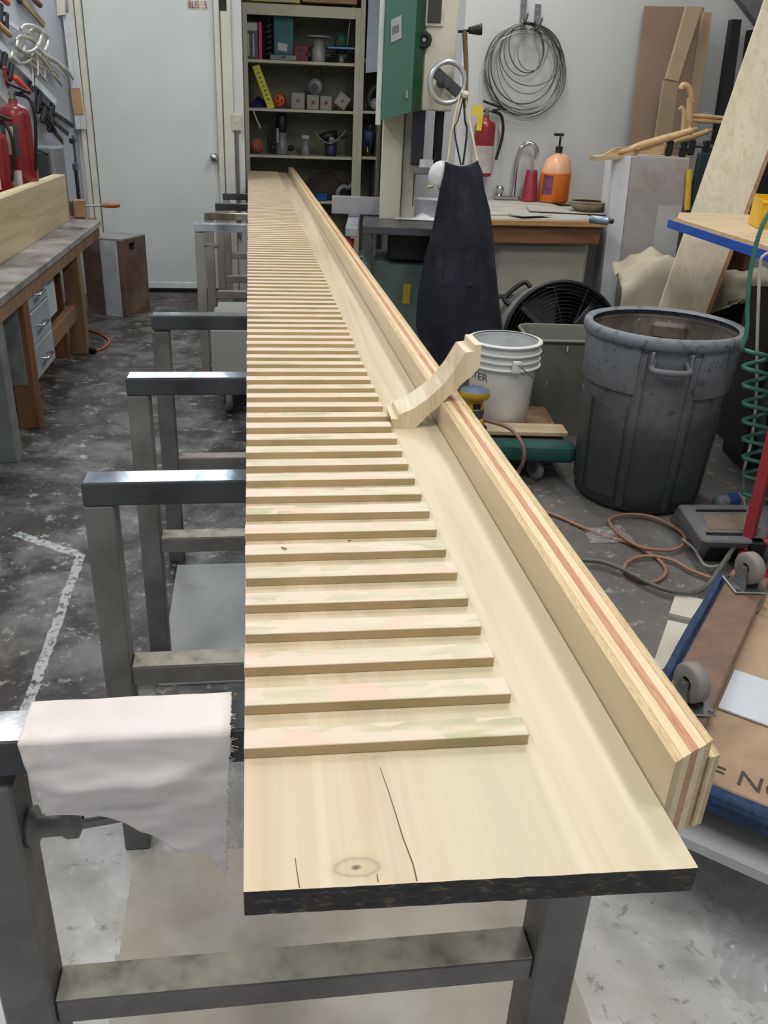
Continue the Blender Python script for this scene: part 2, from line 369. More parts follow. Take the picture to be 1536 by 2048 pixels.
# ============================================================ the long plank with slats and fence
ZT=EYE*(1-.385)
NL=F(487,1784,ZT)
def mat_poplar():
    t=NT('poplar'); v=t.coord((26,.9,26)); f=t.noise(v,1,6,.6,1.0); w=t.coord((9,.30,9)); g=t.noise(w,1,4,.55,.8)
    col=t.ramp(f,[(.28,s(198,178,149)),(.5,s(215,196,168)),(.72,s(224,208,183))])
    col=t.mix(t.ramp(g,[(.50,BW(0)),(.70,BW(.55))]),col,s(202,196,168))
    col=t.mix(t.ramp(t.noise(t.coord((14,.22,14)),1,4,.6,.5),[(.60,BW(0)),(.74,BW(.5))]),col,s(182,176,160))
    # knot near the end
    tc=t.n('ShaderNodeTexCoord'); K=F(712,1735,ZT)-NL; kx,ky=K.dot(V),K.dot(U)
    mp=t.n('ShaderNodeMapping'); mp.vector_type='POINT'; mp.inputs['Location'].default_value=(-kx*52,-ky*100,0); mp.inputs['Scale'].default_value=(52,100,0); t.l(tc.outputs['Object'],mp.inputs[0])
    ln=t.n('ShaderNodeVectorMath',operation='LENGTH'); t.l(mp.outputs[0],ln.inputs[0])
    dk=t.math('ADD',ln.outputs['Value'],t.math('MULTIPLY',t.math('SUBTRACT',t.noise(t.coord((60,60,60)),1,3),.5),.5))
    r=t.ramp(t.math('MULTIPLY',dk,.5),[(0,BW(1)),(.10,BW(.8)),(.17,BW(.1)),(.34,BW(.12)),(.43,BW(.38)),(.52,BW(.08)),(.75,BW(0))])
    col=t.mix(r,col,s(96,78,58)); t.bump(f,.05,.0006)
    return t.done(col,.42)
def mat_blackend():
    t=NT('black_painted_end'); v=t.coord((26,26,60)); f=t.noise(v,3,6,.7,.6)
    col=t.ramp(f,[(.42,s(20,20,21)),(.56,s(44,43,41)),(.66,s(120,98,66))]); t.bump(f,.6,.002); return t.done(col,.6)
M_pop=mat_poplar(); M_bend=mat_blackend()
plank=thing('long_plank','long pale poplar plank with rows of glued slats, resting on sawhorses','plank',NL-Vector((0,0,.026)),ALPHA)
PW=.3465; PT=.026
FL0=(F(496,341,ZT)-NL).dot(U); FL1=(F(577,346,ZT)-NL).dot(U)
b=B(); n=40
# board as a long prism; near end face slightly ragged and painted black
def bd(u,k): return (u, k)
vs=[];fs=[]
for j,z in ((0,0),(1,PT)):
    b._new([],[])
N0=36
ne=[(PW*i/N0, -.010*i/N0+ (random.uniform(-.0003,.0003))) for i in range(N0+1)]
top=[(x,y,PT) for x,y in ne]+[(PW,FL1,PT),(0,FL0,PT)]
bot=[(x,y+.001,0) for x,y in ne]+[(PW,FL1,0),(0,FL0,0)]
m=len(top)
b._new(top,[tuple(range(m))]); b._new(bot,[tuple(range(m))[::-1]])
for i in range(m):
    j=(i+1)%m; b._new([bot[i],bot[j],top[j],top[i]],[(0,1,2,3)],False,1 if i<N0 else 0)
b.o('board',[M_pop,M_bend],plank)
M_crack=plain('crack',s(112,86,58),.8)
def crack(pts,w,name='crack'):
    L=[F(x,y,ZT)-NL for x,y in pts]; L=[Vector((q.dot(V),q.dot(U),PT+.0002)) for q in L]; bb=B(); k=len(L)
    for i in range(k-1):
        w0=w*(1-i/k)*.5+.0002; w1=w*(1-(i+1)/k)*.5+.0002
        bb._new([L[i]-Vector((w0,0,0)),L[i]+Vector((w0,0,0)),L[i+1]+Vector((w1,0,0)),L[i+1]-Vector((w1,0,0))],[(0,1,2,3)])
    return bb.o(name,M_crack,plank)
crack([(834,1762),(826,1728),(806,1676),(792,1630),(778,1586),(766,1552),(760,1535)],.0009)
crack([(599,1776),(595,1750),(590,1715)],.0005); crack([(756,1764),(754,1748)],.0006)
# slats: their front lower edges measured along the left side of the plank
ys=[1517.4,1430.6,1353.9,1286.9,1227.6,1173.5,1125.7,1082.6,1043.6,1007.7,975.6,945.8,918.1,892.2,867.9,846.6,825.1,805.9,788,770.5,753.6,738.8,724.6,710.5,696.7,684.7,672.5,661.6,651.4,640.5,630.3,620.9,612,603.4,594.8,587,578.9,571.7,564.8,557.7,551.4,544.8,538.6,532.8]
us=[(F(494,y,ZT)-NL).dot(U) for y in ys]
pitch=(us[-1]-us[-14])/13
while us[-1]+pitch+.04<FL1-.01: us.append(us[-1]+pitch)
def mat_slat():
    t=NT('slat_poplar'); v=t.coord((3.0,50,30),rnd=True); f=t.noise(v,1,5,.6,.8)
    oi=t.n('ShaderNodeObjectInfo')
    a=t.ramp(f,[(.3,s(208,194,166)),(.55,s(222,210,186)),(.75,s(234,226,208))])
    g=t.ramp(f,[(.3,s(172,168,130)),(.55,s(196,190,154)),(.75,s(208,202,172))])
    gk=t.ramp(t.noise(t.coord((7,40,7),rnd=True),1,3,.5,.6),[(.48,BW(0)),(.62,BW(.9))])
    col=t.mix(t.math('MULTIPLY',gk,oi.outputs['Random']),a,g)
    # blotches of filler wiped over the face
    pk=t.noise(t.coord((15,38,1),rnd=True),1,2,.4,.5); pm=t.ramp(pk,[(.50,BW(0)),(.53,BW(.85))])
    col=t.mix(pm,col,s(230,210,191)); col=t.mix(t.ramp(t.noise(t.coord((11,30,1),rnd=True),1,2,.4,.4),[(.58,BW(0)),(.61,BW(.85))]),col,s(231,201,180))
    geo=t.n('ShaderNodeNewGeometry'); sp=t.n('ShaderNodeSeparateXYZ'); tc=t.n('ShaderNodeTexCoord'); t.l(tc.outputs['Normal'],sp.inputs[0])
    edge=t.math('LESS_THAN',sp.outputs[2],.5); side_tone=t.mix(t.math('MULTIPLY',gk,.8),s(198,174,136),s(172,156,118))  # every face but the top gets a browner tone
    col=t.mix(edge,col,side_tone)
    return t.done(col,.5)
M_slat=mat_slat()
SW,SH,SL=.0262,.0115,.2565
sk=math.atan((F(1060,1489,ZT)-F(489,1517,ZT)).dot(U)/SL)
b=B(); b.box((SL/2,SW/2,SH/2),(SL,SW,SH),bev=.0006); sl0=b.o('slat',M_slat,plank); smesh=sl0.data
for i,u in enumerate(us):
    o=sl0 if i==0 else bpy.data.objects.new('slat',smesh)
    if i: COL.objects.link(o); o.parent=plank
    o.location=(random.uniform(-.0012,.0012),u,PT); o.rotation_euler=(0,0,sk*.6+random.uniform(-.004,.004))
# little shavings on the wood
M_chip=plain('shaving',s(150,108,80),.7)
def chip(x,y,name,L,ang):
    q=F(x,y,ZT+.0122)-NL; bb=B(); bb.box((q.dot(V),q.dot(U),PT+.0135),(L,.0016,.0014),rot=RZ(ang)); return bb.o(name,M_chip,plank)
chip(568,1098,'splinter',.007,-.5); chip(699,1083,'splinter',.004,.3)
# fence: two laminated plywood strips against the right-hand edge, every ply a piece
fence=thing('plywood_fence','tall double plywood strip standing along the right edge of the slatted plank','strip',NL+V*(PW+.0012)+U*.052-Vector((0,0,.050)),ALPHA)
FLEN=FL1-.02-.052
def plyw(name,c1,c2,sc=(60,2.2,60)): return wood(name,c1,c2,scale=sc,rough=.55,dist=1.6)
M_face=wood('birch_face',s(212,192,160),s(196,172,138),s(218,200,170),scale=(4,1.6,16),rough=.35)
M_ply=[plyw('ply_rough',s(214,190,148),s(186,154,110),(300,60,300)),plyw('ply_cream',s(232,212,174),s(214,188,146)),plyw('ply_orange',s(202,154,118),s(172,116,82),(140,16,140)),plyw('ply_pale',s(234,210,174),s(220,188,150))]
def fence_strip(x0,z0,z1,widths,y0=0,skew=.53):
    x=x0
    for k,(w,mi) in enumerate(widths):
        b=B(); zt_=z1+random.uniform(-.0008,.0003); g=.0001; ya=y0+skew*(x+g-x0); yb=y0+skew*(x+w-g-x0); e=FLEN
        b.hexa([(x+g,ya,z0),(x+w-g,yb,z0),(x+w-g,e,z0),(x+g,e,z0),(x+g,ya,zt_),(x+w-g,yb,zt_),(x+w-g,e,zt_),(x+g,e,zt_)])
        b.o('ply',M_face if mi<0 else M_ply[mi],fence); x+=w
    return x
TOPI=.050+.048
x=fence_strip(0,0,TOPI,[(.0010,-1),(.0080,0),(.0098,1),(.0090,2),(.0098,3),(.0066,0),(.0008,1)])
x=fence_strip(x+.0004,0,TOPI-.018,[(.0030,0),(.0040,1),(.0038,0),(.0008,-1)],.022,.3)
# cove moulding offcut leaning on the fence
def onp(x,y,P,n): return PL(x,y,P,n)
M_maple=wood('cove_wood',s(226,208,178),s(206,182,146),s(232,218,194),scale=(70,3,10),rough=.5)
A=F(836,856,ZT); P0=A
E1=V; Ez=Vector((0,0,1))
def cv(x,y): 
    q=PL(x,y,P0,U)-P0; return (q.dot(V),q.z)
prof=[cv(*p) for p in ((785,845),(783,838),(796,838),(799,829),(826,818),(856,797),(886,770),(908,742),(924,716),(931,705),(948,703),(950,690),(963,689),(961,716),(960,734),(944,752),(936,758),(918,773),(917,777),(898,792),(872,818),(861,825),(847,840),(832,856),(788,857))]
b=B(); thick=.075
b.prism([P0+E1*x+Ez*max(z,.0005) for x,z in prof],U*thick); ob=b.o('cove_moulding',M_maple)
mono(ob,'short curved wooden cove moulding offcut leaning on the plywood strip','moulding')
# ============================================================ sawhorses
def mat_saw():
    t=NT('sprayed_steel'); v=t.coord(rnd=True); f=t.noise(v,7,5,.6); g=t.noise(v,60,4,.6)
    col=t.ramp(f,[(.3,s(84,81,79)),(.5,s(108,104,101)),(.7,s(128,125,122))]); t.bump(g,.35,.002); return t.done(col,.5,.15)
def mat_sawtop(name,c1,c2,c3):
    t=NT(name); v=t.coord((7,2,2),rnd=True); f=t.noise(v,1,4,.6,.5); g=t.noise(t.coord(rnd=True),60,4,.6)
    col=t.ramp(f,[(.36,c1),(.5,c2),(.64,c3)]); t.bump(g,.12,.001); return t.done(col,t.ramp(f,[(.4,BW(.10)),(.7,BW(.24))]),.85)
M_saw=mat_saw(); M_sawtop=mat_sawtop('dark_scuffed_steel',s(96,98,104),s(140,144,150),s(196,200,208)); M_sawl=plain('overspray_crust',s(178,174,164),.85,var=.2,scale=30,bump=.5)
M_sawdk=plain('dark_sprayed_steel',s(66,67,70),.5,.2,var=.22,scale=6,bump=.3)
M_sawlt=plain('pale_sprayed_steel',s(150,145,138),.6,var=.12,scale=6,bump=.2); M_sawwh=mat_sawtop('white_sprayed_bar',s(176,180,190),s(206,210,220),s(226,230,236))
M_sawbr=mat_sawtop('beige_bar',s(150,142,126),s(188,180,162),s(206,200,184))
ZB=ZT-PT-.0014
def sawhorse(front_left,width,zst,label,legm,topm,bolt=None,legx=(.0,.0),bw=.05,bh=.04,gap=0,lw=.048,z0=0,special=False):
    p=Vector(front_left); p.z=0
    if not special: width=NL.dot(V)+PW-.014-p.dot(V)
    t=thing('sawhorse',label,'sawhorse',p,ALPHA,'steel sawhorses under the plank')
    tw=width-.058 if special else width
    B().box((tw/2,bw/2,ZB-bh/2),(tw,bw,bh),bev=.004,seg=2).o('top_bar',topm if topm in (M_sawwh,M_sawbr) else M_sawdk,t)
    B().box((tw/2,bw/2,ZB+.0),(tw-.008,bw-.006,.0016)).o('worn_top',topm,t)
    if special: B().box((width-.08,bw/2,ZB-bh-.007),(.16,bw,.013),bev=.002).o('end_bracket',legm,t); gap=.014
    for k,x in enumerate((lw/2+legx[0],width-lw/2-legx[1])):
        l=B().box((x,bw/2,(ZB-bh-gap+z0)/2),(lw,lw,ZB-bh-gap-z0),bev=.003).o('leg',legm,t)
        if bolt and k==0:
            b=B(); b.cyl((x+lw/2,bw/2,bolt),(x+lw/2+.012,bw/2,bolt),.011,n=8); 
            if special: b.lathe([(0,0),(.020,0),(.022,.008),(.012,.012),(.012,.034),(.016,.04),(.016,.05),(.006,.055)],(x+lw/2,bw/2,bolt),12,axis=(1,0,.05)); b.box((x+lw/2+.07,bw/2-.004,bolt+.006),(.05,.006,.012),rot=RY(-.15),bev=.002); b.o('lock_bolt',legm,l); continue
            b.cyl((x+lw/2+.01,bw/2,bolt),(x+lw/2+.05,bw/2,bolt),.006,n=8)
            b.lathe([(0,-.006),(.016,-.006),(.018,0),(.016,.006),(0,.006)],(x+lw/2+.055,bw/2,bolt),12,axis=(.3,-1,0)); b.o('lock_bolt',legm,l)
    st=B().box((width/2,bw/2,zst-.02),(width-2*lw-legx[0]-legx[1],.045,.04),bev=.003).o('stretcher',legm,t)
    B().box((width/2,bw/2,zst+.0006),(width-2*lw-legx[0]-legx[1]-.004,.043,.0015)).o('dust_layer',M_sawl,st)
    return t
def sl(x,y): return F(x,y,ZB)
s1=F(485,1462,ZB)
sawhorse(s1-V*.277,.672,.42,'dark steel sawhorse with a white rag draped over its bar',M_saw,M_sawtop,bolt=.665,lw=.055,z0=.0065,special=True)
sawhorse(sl(160,968),.62,.44,'dark steel sawhorse with bright smooth bar, next along after the rag-draped one',M_saw,M_sawtop,gap=0)
sawhorse(sl(250,757),.62,.40,'grey steel sawhorse with glossy pale bar top, third along the plank from the rag-draped one',M_saw,M_sawtop,z0=.0065)
sawhorse(sl(301,632),.62,.36,'grey steel sawhorse with a gap under its bar and a wing bolt on the leg',M_saw,M_sawtop,bolt=.62,gap=.006)
sawhorse(sl(388,447),.62,.34,'pale sawhorse with a white sprayed bar and white bolt, standing in front of the door',M_sawlt,M_sawwh,bolt=.69,gap=.006)
sawhorse(sl(408,425),.60,.36,'beige topped sawhorse standing right behind the white barred one',M_sawlt,M_sawbr)
sawhorse(sl(430,407),.60,.36,'dark barred sawhorse standing between the beige topped one and the door frame',M_sawlt,M_sawtop)
sawhorse(sl(445,387),.60,.40,'dark barred sawhorse standing farthest along, close to the door frame',M_sawlt,M_sawtop)
# rag over the near sawhorse
M_rag=plain('rag_cotton',s(226,218,216),.9,var=.05,scale=14,bump=.15,dirt=s(206,186,150),dirt_amt=.05,dirt_scale=9)
def rag(u,v):
    # u along the bar, v over it: back flap, top, front flap
    L0=.372; x=-.207+u*.196
    fl=.088+.022*nz(u*3.1,4.2)+.11*max(0,(u-.3))+(.10 if u>.9 else 0)*(u-.9)*3
    lens=[.07+.03*nz(u*4,1),.052,fl]; d=v/.25*lens[0] if v<.25 else (lens[0]+(v-.25)/.2*lens[1] if v<.45 else lens[0]+lens[1]+(v-.45)/.55*lens[2])
    if d<lens[0]: y=.0535+.002; z=ZB+.003-(lens[0]-d); y+=.006*nz(u*5,v*7)
    elif d<lens[0]+lens[1]: y=.0535-(d-lens[0])*1.05; z=ZB+.0035+.0008*nz(u*5,v*5)
    else:
        e=d-lens[0]-lens[1]; k=min(1,e/.05); y=-.004-k*(.004+.007*(nz(u*2.4,e*34+u*2,3)+.6)+.003*nz(u*5,e*70,6)); z=ZB+.002-e
        x-= .03*e*(u-.5)*4; x+=(.25*e if u<.3 else 0)*(.3-u)*2
    if u>.985: x+=.004*nz(v*60,3)
    return s1+V*x+U*y+Vector((0,0,z-ZB))
b=B().grid(rag,80,80,thick=.0015); ob=b.o('rag',M_rag); mono(ob,'white cotton rag with frayed edge draped over the nearest sawhorse bar','cloth')
fr=B(); random.seed(3)
for i in range(60):
    v=random.uniform(.35,.99); p=Vector(rag(1,v)); q=p+V*random.uniform(.001,.007)+Vector((0,0,random.uniform(-.006,.005)))-U*.002; fr.cyl(p,q,.0004,.0002,n=4)
f_=fr.o('frayed_threads',M_rag,ob,world=False); f_.data.transform(ob.matrix_basis.inverted())
# painted sheets lying on the floor under the plank
M_sheet=plain('painted_hardboard',s(168,172,174),.55,var=.08,scale=3,dirt=s(140,132,124),dirt_amt=.25,dirt_scale=3,bump=.1)
M_sheet2=plain('overspray_hardboard',s(176,168,158),.6,var=.1,scale=4,dirt=s(196,194,190),dirt_amt=.4,dirt_scale=2.5,bump=.1)
def sheet(name,p,w,L,mat,label,rz=ALPHA):
    t=B().box((w/2,L/2,.003),(w,L,.006),bev=.001).o(name,mat); t.matrix_basis=Matrix.Translation(p)@RZ(rz); return tag(t,label,'board')
p=F(318,1372); sheet('hardboard_sheet',p,.9,.62,M_sheet,'pale grey painted sheet lying on the floor under the plank beside the third sawhorse')
p=F(228,1985); sheet('hardboard_sheet',p-U*.35,.78,.63,M_sheet2,'brownish grey overspray-covered sheet on the floor under the rag-draped sawhorse')
# ============================================================ left side: bench, beam, clamps, crate
BZ=.66; BA=F(205,440,BZ); bu,bv=BA.dot(U),-.945
def uv(u,v,z=0): q=U*u+V*v; q.z=z; return q
M_bench=plain('sprayed_bench_top',s(156,154,154),.3,.1,var=.35,scale=3.2,dirt=s(72,68,66),dirt_amt=.42,dirt_scale=3)
M_oldwood=wood('old_fir',s(134,104,76),s(96,70,48),s(150,124,98),scale=(10,10,1.2),rough=.7)
M_oldwood2=wood('dark_fir',s(110,74,48),s(74,48,30),s(124,90,62),scale=(10,10,1.4),rough=.7)
M_greyw=plain('grey_painted_wood',s(118,124,122),.6,var=.15,dirt=s(90,84,76),dirt_amt=.2)
M_drawer=plain('sprayed_drawer',s(150,156,162),.5,var=.15,scale=4,dirt=s(184,186,188),dirt_amt=.3,dirt_scale=3)
bench=thing('workbench','long low workbench with grey sprayed top and drawers along the clamp wall','workbench',uv(bu,bv),ALPHA)
def lb(name,mat,u0,u1,v0,v1,z0,z1,par=None,bev=.003,nm=True):
    o=B().box(((v0+v1)/2,(u0+u1)/2,(z0+z1)/2),(abs(v1-v0),abs(u1-u0),abs(z1-z0)),bev=bev).o(name,mat,par or bench); return o
L=-3.6   # near end, out of frame
lb('bench_top',M_bench,0,L,-.55,0,BZ-.035,BZ)
lb('front_rail',M_oldwood,-.02,L,-.045,-.012,BZ-.10,BZ-.036)
lb('end_block',M_oldwood,.0,.14,-.36,-.05,BZ-.05,BZ-.004)
u_leg=F(150,705).dot(U)-bu; 
for uu,mat in ((u_leg,M_oldwood),(F(62,850).dot(U)-bu,M_oldwood2),(F(20,918).dot(U)-bu,M_greyw)):
    lb('leg',mat,uu-.045,uu+.045,-.11,-.02,0,BZ-.04); lb('leg',mat,uu-.045,uu+.045,-.50,-.42,0,BZ-.04)
lb('bottom_rail',M_oldwood,u_leg+.02,u_leg-.9,-.10,-.06,.20,.29); lb('end_panel',M_oldwood2,u_leg-.10,u_leg-.13,-.40,-.11,.0,BZ-.05)
lb('back_panel',M_oldwood2,u_leg,-2.1,-.47,-.45,.25,BZ-.04)
# drawer unit
u0,u1=3.70-bu,4.18-bu
lb('drawer_unit',M_greyw,u0,u1,-.48,-.045,.20,BZ-.04)
zz=BZ-.045
for k,hh in enumerate((.125,.15,.15)):
    d=lb('drawer',M_drawer,u0+.015,u1-.01,-.045,-.022,zz-hh+.006,zz,None,.004)
    b=B(); zc=zz-hh*.45; um=(u0+u1)/2
    b.tube([(-.022,um-.055,zc),(.008,um-.055,zc),(.008,um+.055,zc),(-.022,um+.055,zc)],.006,8,sm=1); b.o('pull_handle',M_chrome,d); zz-=hh
lb('paper_sheet',plain('hanging_paper',s(178,188,196),.7),u1+.12,u1+.30,-.06,-.055,BZ-.30,BZ-.045,None,0)
# long box beam on the bench
M_beam=wood('poplar_beam',s(196,178,140),s(168,148,110),s(206,192,158),scale=(6,.9,14),rough=.5)
vb=F(140,440,BZ).dot(V); uf=5.70; zb=PL(140,345,V*vb,V).z
be=thing('box_beam','long pale timber beam lying on the workbench beside the clamp wall','beam',uv(uf,vb,BZ),ALPHA)
HB=zb-BZ
B().box((-.012,-1.9,HB/2),(.024,3.8,HB),bev=.002).o('face_board',M_beam,be); B().box((-.062,-1.9,HB/2-.004),(.075,3.8,HB-.03),bev=.002).o('core_board',M_beam,be)
B().box((-.045,-1.9,HB-.004),(.05,3.79,.008)).o('top_strip',wood('beam_edge',s(222,208,172),s(206,188,148),scale=(40,2,40)),be)
# handscrew clamp at the far end of the bench
hp=F(150,436,BZ); hs=thing('handscrew_clamp','wooden handscrew clamp with turned handle at the end of the workbench','clamp',hp,ALPHA)
B().box((.03,.03,.055),(.075,.05,.11),bev=.006).o('jaw',wood('jaw_maple',s(170,142,108),s(140,112,82),scale=(12,3,12)),hs)
B().box((.0,.09,.05),(.075,.045,.10),bev=.006).o('jaw',MATS['jaw_maple'],hs)
B().cyl((.03,.035,.07),(.17,.045,.075),.006,n=8).o('screw',M_steel,hs)
B().lathe([(.0,0),(.011,0),(.012,.01),(.016,.03),(.017,.07),(.015,.105),(.010,.115),(0,.117)],(.165,.045,.075),14,axis=(1,.06,.03)).o('handle',wood('handle_beech',s(178,116,76),s(140,84,52),scale=(30,4,30)),hs)
# shelf box behind the beam that carries the extinguishers
M_redp=plain('extinguisher_red',s(130,34,38),.3,var=.08); M_lab=plain('label_grey',s(70,66,70),.5); M_tagc=plain('tag_cream',s(206,194,170),.7)
sb=thing('shelf_box','wooden box with blue edge standing on the workbench behind the beam','box',uv(4.75,-1.36,BZ),ALPHA)
B().box((0,0,.09),(.30,1.2,.18),bev=.003).o('body',M_oldwood,sb); B().box((.152,-.2,.16),(.006,.8,.03)).o('blue_edge',plain('blue_tape',s(40,92,170),.5),sb)
def extinguisher(p,Hh,R,label,rz=0,full=True,mat=M_redp,white=False):
    t=thing('fire_extinguisher',label,'extinguisher',p,rz,None); bh=Hh*.74
    B().lathe([(0,0),(R*.92,0),(R,.012),(R,bh-R*.7),(R*.9,bh-R*.3),(R*.55,bh-.01),(R*.3,bh),(R*.28,bh+.02)],n=28).o('cylinder',mat,t)
    v=B(); v.cyl((0,0,bh+.01),(0,0,bh+.06),R*.22,n=12); v.cyl((-.01,0,bh+.05),(.03,0,bh+.05),.012,n=8); v.o('valve',M_steel,t)
    a=B(); a.box((.045,0,bh+.075),(.15,.02,.012),rot=RY(.28)); a.box((.04,0,bh+.05),(.12,.018,.010),rot=RY(-.12)); a.o('lever',M_dark,t)
    if full:
        B().box((-R*.3,0,Hh*.93),(.014,.018,Hh*.16),rot=RY(-.1),bev=.003).o('handle',M_redp,t)
        lab=B()
        def cl(u,v): a_=-2.3+u*1.5; return ((R+.0012)*math.cos(a_),(R+.0012)*math.sin(a_),bh*.46+v*bh*.33)
        lab.grid(cl,10,1); lab.o('label',M_lab,t)
        l2=B(); l2.grid(lambda u,v:((R+.0012)*math.cos(-2.0+u*1.1),(R+.0012)*math.sin(-2.0+u*1.1),.06+v*.085),8,1); l2.o('sticker',plain('sticker_white',s(216,208,206),.6),t)
        B().box((R*.30,-R-.006,bh*.62),(.045,.003,.14),rot=RY(.08)).o('tag',M_tagc,t)
    B().tube([(.03,0,bh+.045),(R+.03,0,bh+.02),(R+.05,0,bh-.08),(R+.02,-.01,bh*.3)],.009,8).o('hose',M_dark,t)
    return t
ep=Dp(46,355,4.95); extinguisher((ep.x,ep.y,.84),.64,.083,'large red fire extinguisher with grey label and tag, behind the timber beam',rz=-.35)
ep=Dp(8,355,4.75); extinguisher((ep.x-.02,ep.y,.84),.46,.06,'smaller red fire extinguisher with a white label, beside the large tagged one',rz=-.3)
ep=uv(5.80,-1.26); mc=thing('grey_machine','grey boxed machine with a dark recessed front behind the timber beam','machine',(ep.x,ep.y,.66),ALPHA-.3)
B().box((0,0,.21),(.20,.15,.42),bev=.012).o('body',plain('machine_grey',s(120,124,128),.5),mc); B().box((0,-.082,.30),(.15,.01,.17),bev=.004).o('front_recess',plain('machine_dark',s(62,66,68),.6),mc)
B().tube([(-.08,-.09,.38),(0,-.105,.40),(.08,-.09,.38)],.006,6).o('handle',M_dark,mc)
# bar clamp standing at the bench end (bluish steel)
cp=Dp(160,400,5.72); bc=thing('bar_clamp','blue-grey bar clamp standing upright at the end of the workbench','clamp',(cp.x,cp.y,BZ),ALPHA,None)
B().box((0,0,.24),(.012,.03,.48)).o('bar',plain('clamp_blue',s(70,84,104),.4,.5),bc); B().box((.0,-.03,.45),(.03,.09,.03),bev=.004).o('head',M_dark,bc); B().box((0,-.03,.30),(.026,.08,.04),bev=.004).o('sliding_jaw',MATS['clamp_blue'],bc)
B().cyl((0,-.06,.06),(0,-.06,.30),.007,n=8).o('screw',M_dark,bc); B().cyl((-.04,-.06,.08),(.04,-.06,.08),.005,n=6).o('t_handle',M_steel,bc)
# ---- clamps hanging on the left wall
LWrot=frame(dW*-1,Vector((0,0,1)),(dW*-1).cross(Vector((0,0,1))))   # x along the wall (away), y up, z out of it
if LWrot.col[2].dot(nW)<0: LWrot=frame(dW,Vector((0,0,1)),dW.cross(Vector((0,0,1))))
def wl_thing(name,label,px,off=.03,group='clamps hung on the left wall'):
    p=LW(*px,off); t=thing(name,label,'clamp',p,0,group,rot=LWrot)
    inv=t.matrix_basis.inverted()
    return t,(lambda x,y,o=None: inv@LW(x,y,off if o is None else o))
M_tool=plain('tool_black',s(44,46,50),.5,.3); M_orange=plain('handle_orange',s(196,70,44),.45); M_alu=plain('bar_alu',s(206,210,214),.35,.2); M_nick=plain('nickel',s(206,200,190),.35,.7,var=.1)
def barclamp(label,a,b_,r,mat,heads,off=.03,handle=None,hm=None):
    t,q=wl_thing('bar_clamp',label,a,off); A=q(*a);C=q(*b_)
    d=(C-A).normalized(); n=Vector((0,0,1)); y=n.cross(d)
    B().box((A+C)/2,((C-A).length,r,r*.45),rot=frame(d,y,n)).o('bar',mat,t)
    for k,sgn in heads:
        p=A+(C-A)*k+y*sgn*.04; B().box(p,(.035,.11,.026),rot=frame(d,y,n),bev=.005).o('jaw',M_tool,t)
    if handle:
        h0=q(*handle[0],off+.02);h1=q(*handle[1],off+.02); B().lathe([(0,0),(.014,0),(.018,.01),(.018,(h1-h0).length-.01),(.012,(h1-h0).length),(0,(h1-h0).length)],h0,10,axis=h1-h0).o('handle',hm or M_orange,t)
    return t
barclamp('long bright aluminium bar clamp hanging aslant on the left wall',(-22,70),(110,205),.045,M_alu,((.05,1),(.62,-.6)),.035)
barclamp('dark bar clamp with a red-orange handle on the left wall',(-10,115),(30,158),.02,M_tool,((.75,.3),(.4,.8)),.05,((28,154),(60,186)))
barclamp('tan wooden bar clamp near the top of the left wall',(34,-12),(88,50),.035,wood('bar_tan',s(150,130,98),s(120,100,72)),((.1,.5),),.03)
barclamp('short clamp with a brown handle at the top of the left wall',(52,-30),(74,2),.02,M_tool,((.4,.5),),.03,((66,-4),(82,12)),M_oldwood2)
barclamp('steel clamp with a pale wooden handle at the edge of the left wall',(-30,10),(36,58),.026,M_alu,((.45,.4),(.62,-.3)),.04,((-8,44),(22,72)),wood('handle_pale',s(186,160,110),s(150,124,84)))
barclamp('small clamp with a red tip at the top corner of the left wall',(-20,-22),(4,-2),.02,M_tool,((.5,.3),),.03,((2,-6),(18,8)))
barclamp('pale steel clamp bar low on the left wall beside the extinguishers',(-25,160),(16,206),.026,M_nick,((.3,.5),),.03,((0,226),(18,240)))
for k,(a,c,lab) in enumerate((((72,202),(146,252),'uppermost black quick clamp of the cluster by the extinguisher'),((70,212),(136,268),'middle black quick clamp of the cluster by the extinguisher'),((82,232),(124,282),'lowest black quick clamp of the cluster, with a pale tip'))):
    t=barclamp(lab,a,c,.026,M_tool,((.08,.6),(.42,.5)),.03+.03*k)
    tt,q=t,(lambda x,y,o:t.matrix_basis.inverted()@LW(x,y,o))
    h0=q(a[0]+12,a[1]+2,.05+.03*k);h1=q((a[0]+c[0])/2+8,(a[1]+c[1])/2+6,.05+.03*k); B().tube([h0,(h0+h1)/2+Vector((0,-.012,.01)),h1],.011,8).o('trigger_handle',M_tool,t)
    if k==2: B().cyl(q(122,279,.08),q(127,287,.08),.012,n=8).o('tip',MATS['handle_pale'],t)
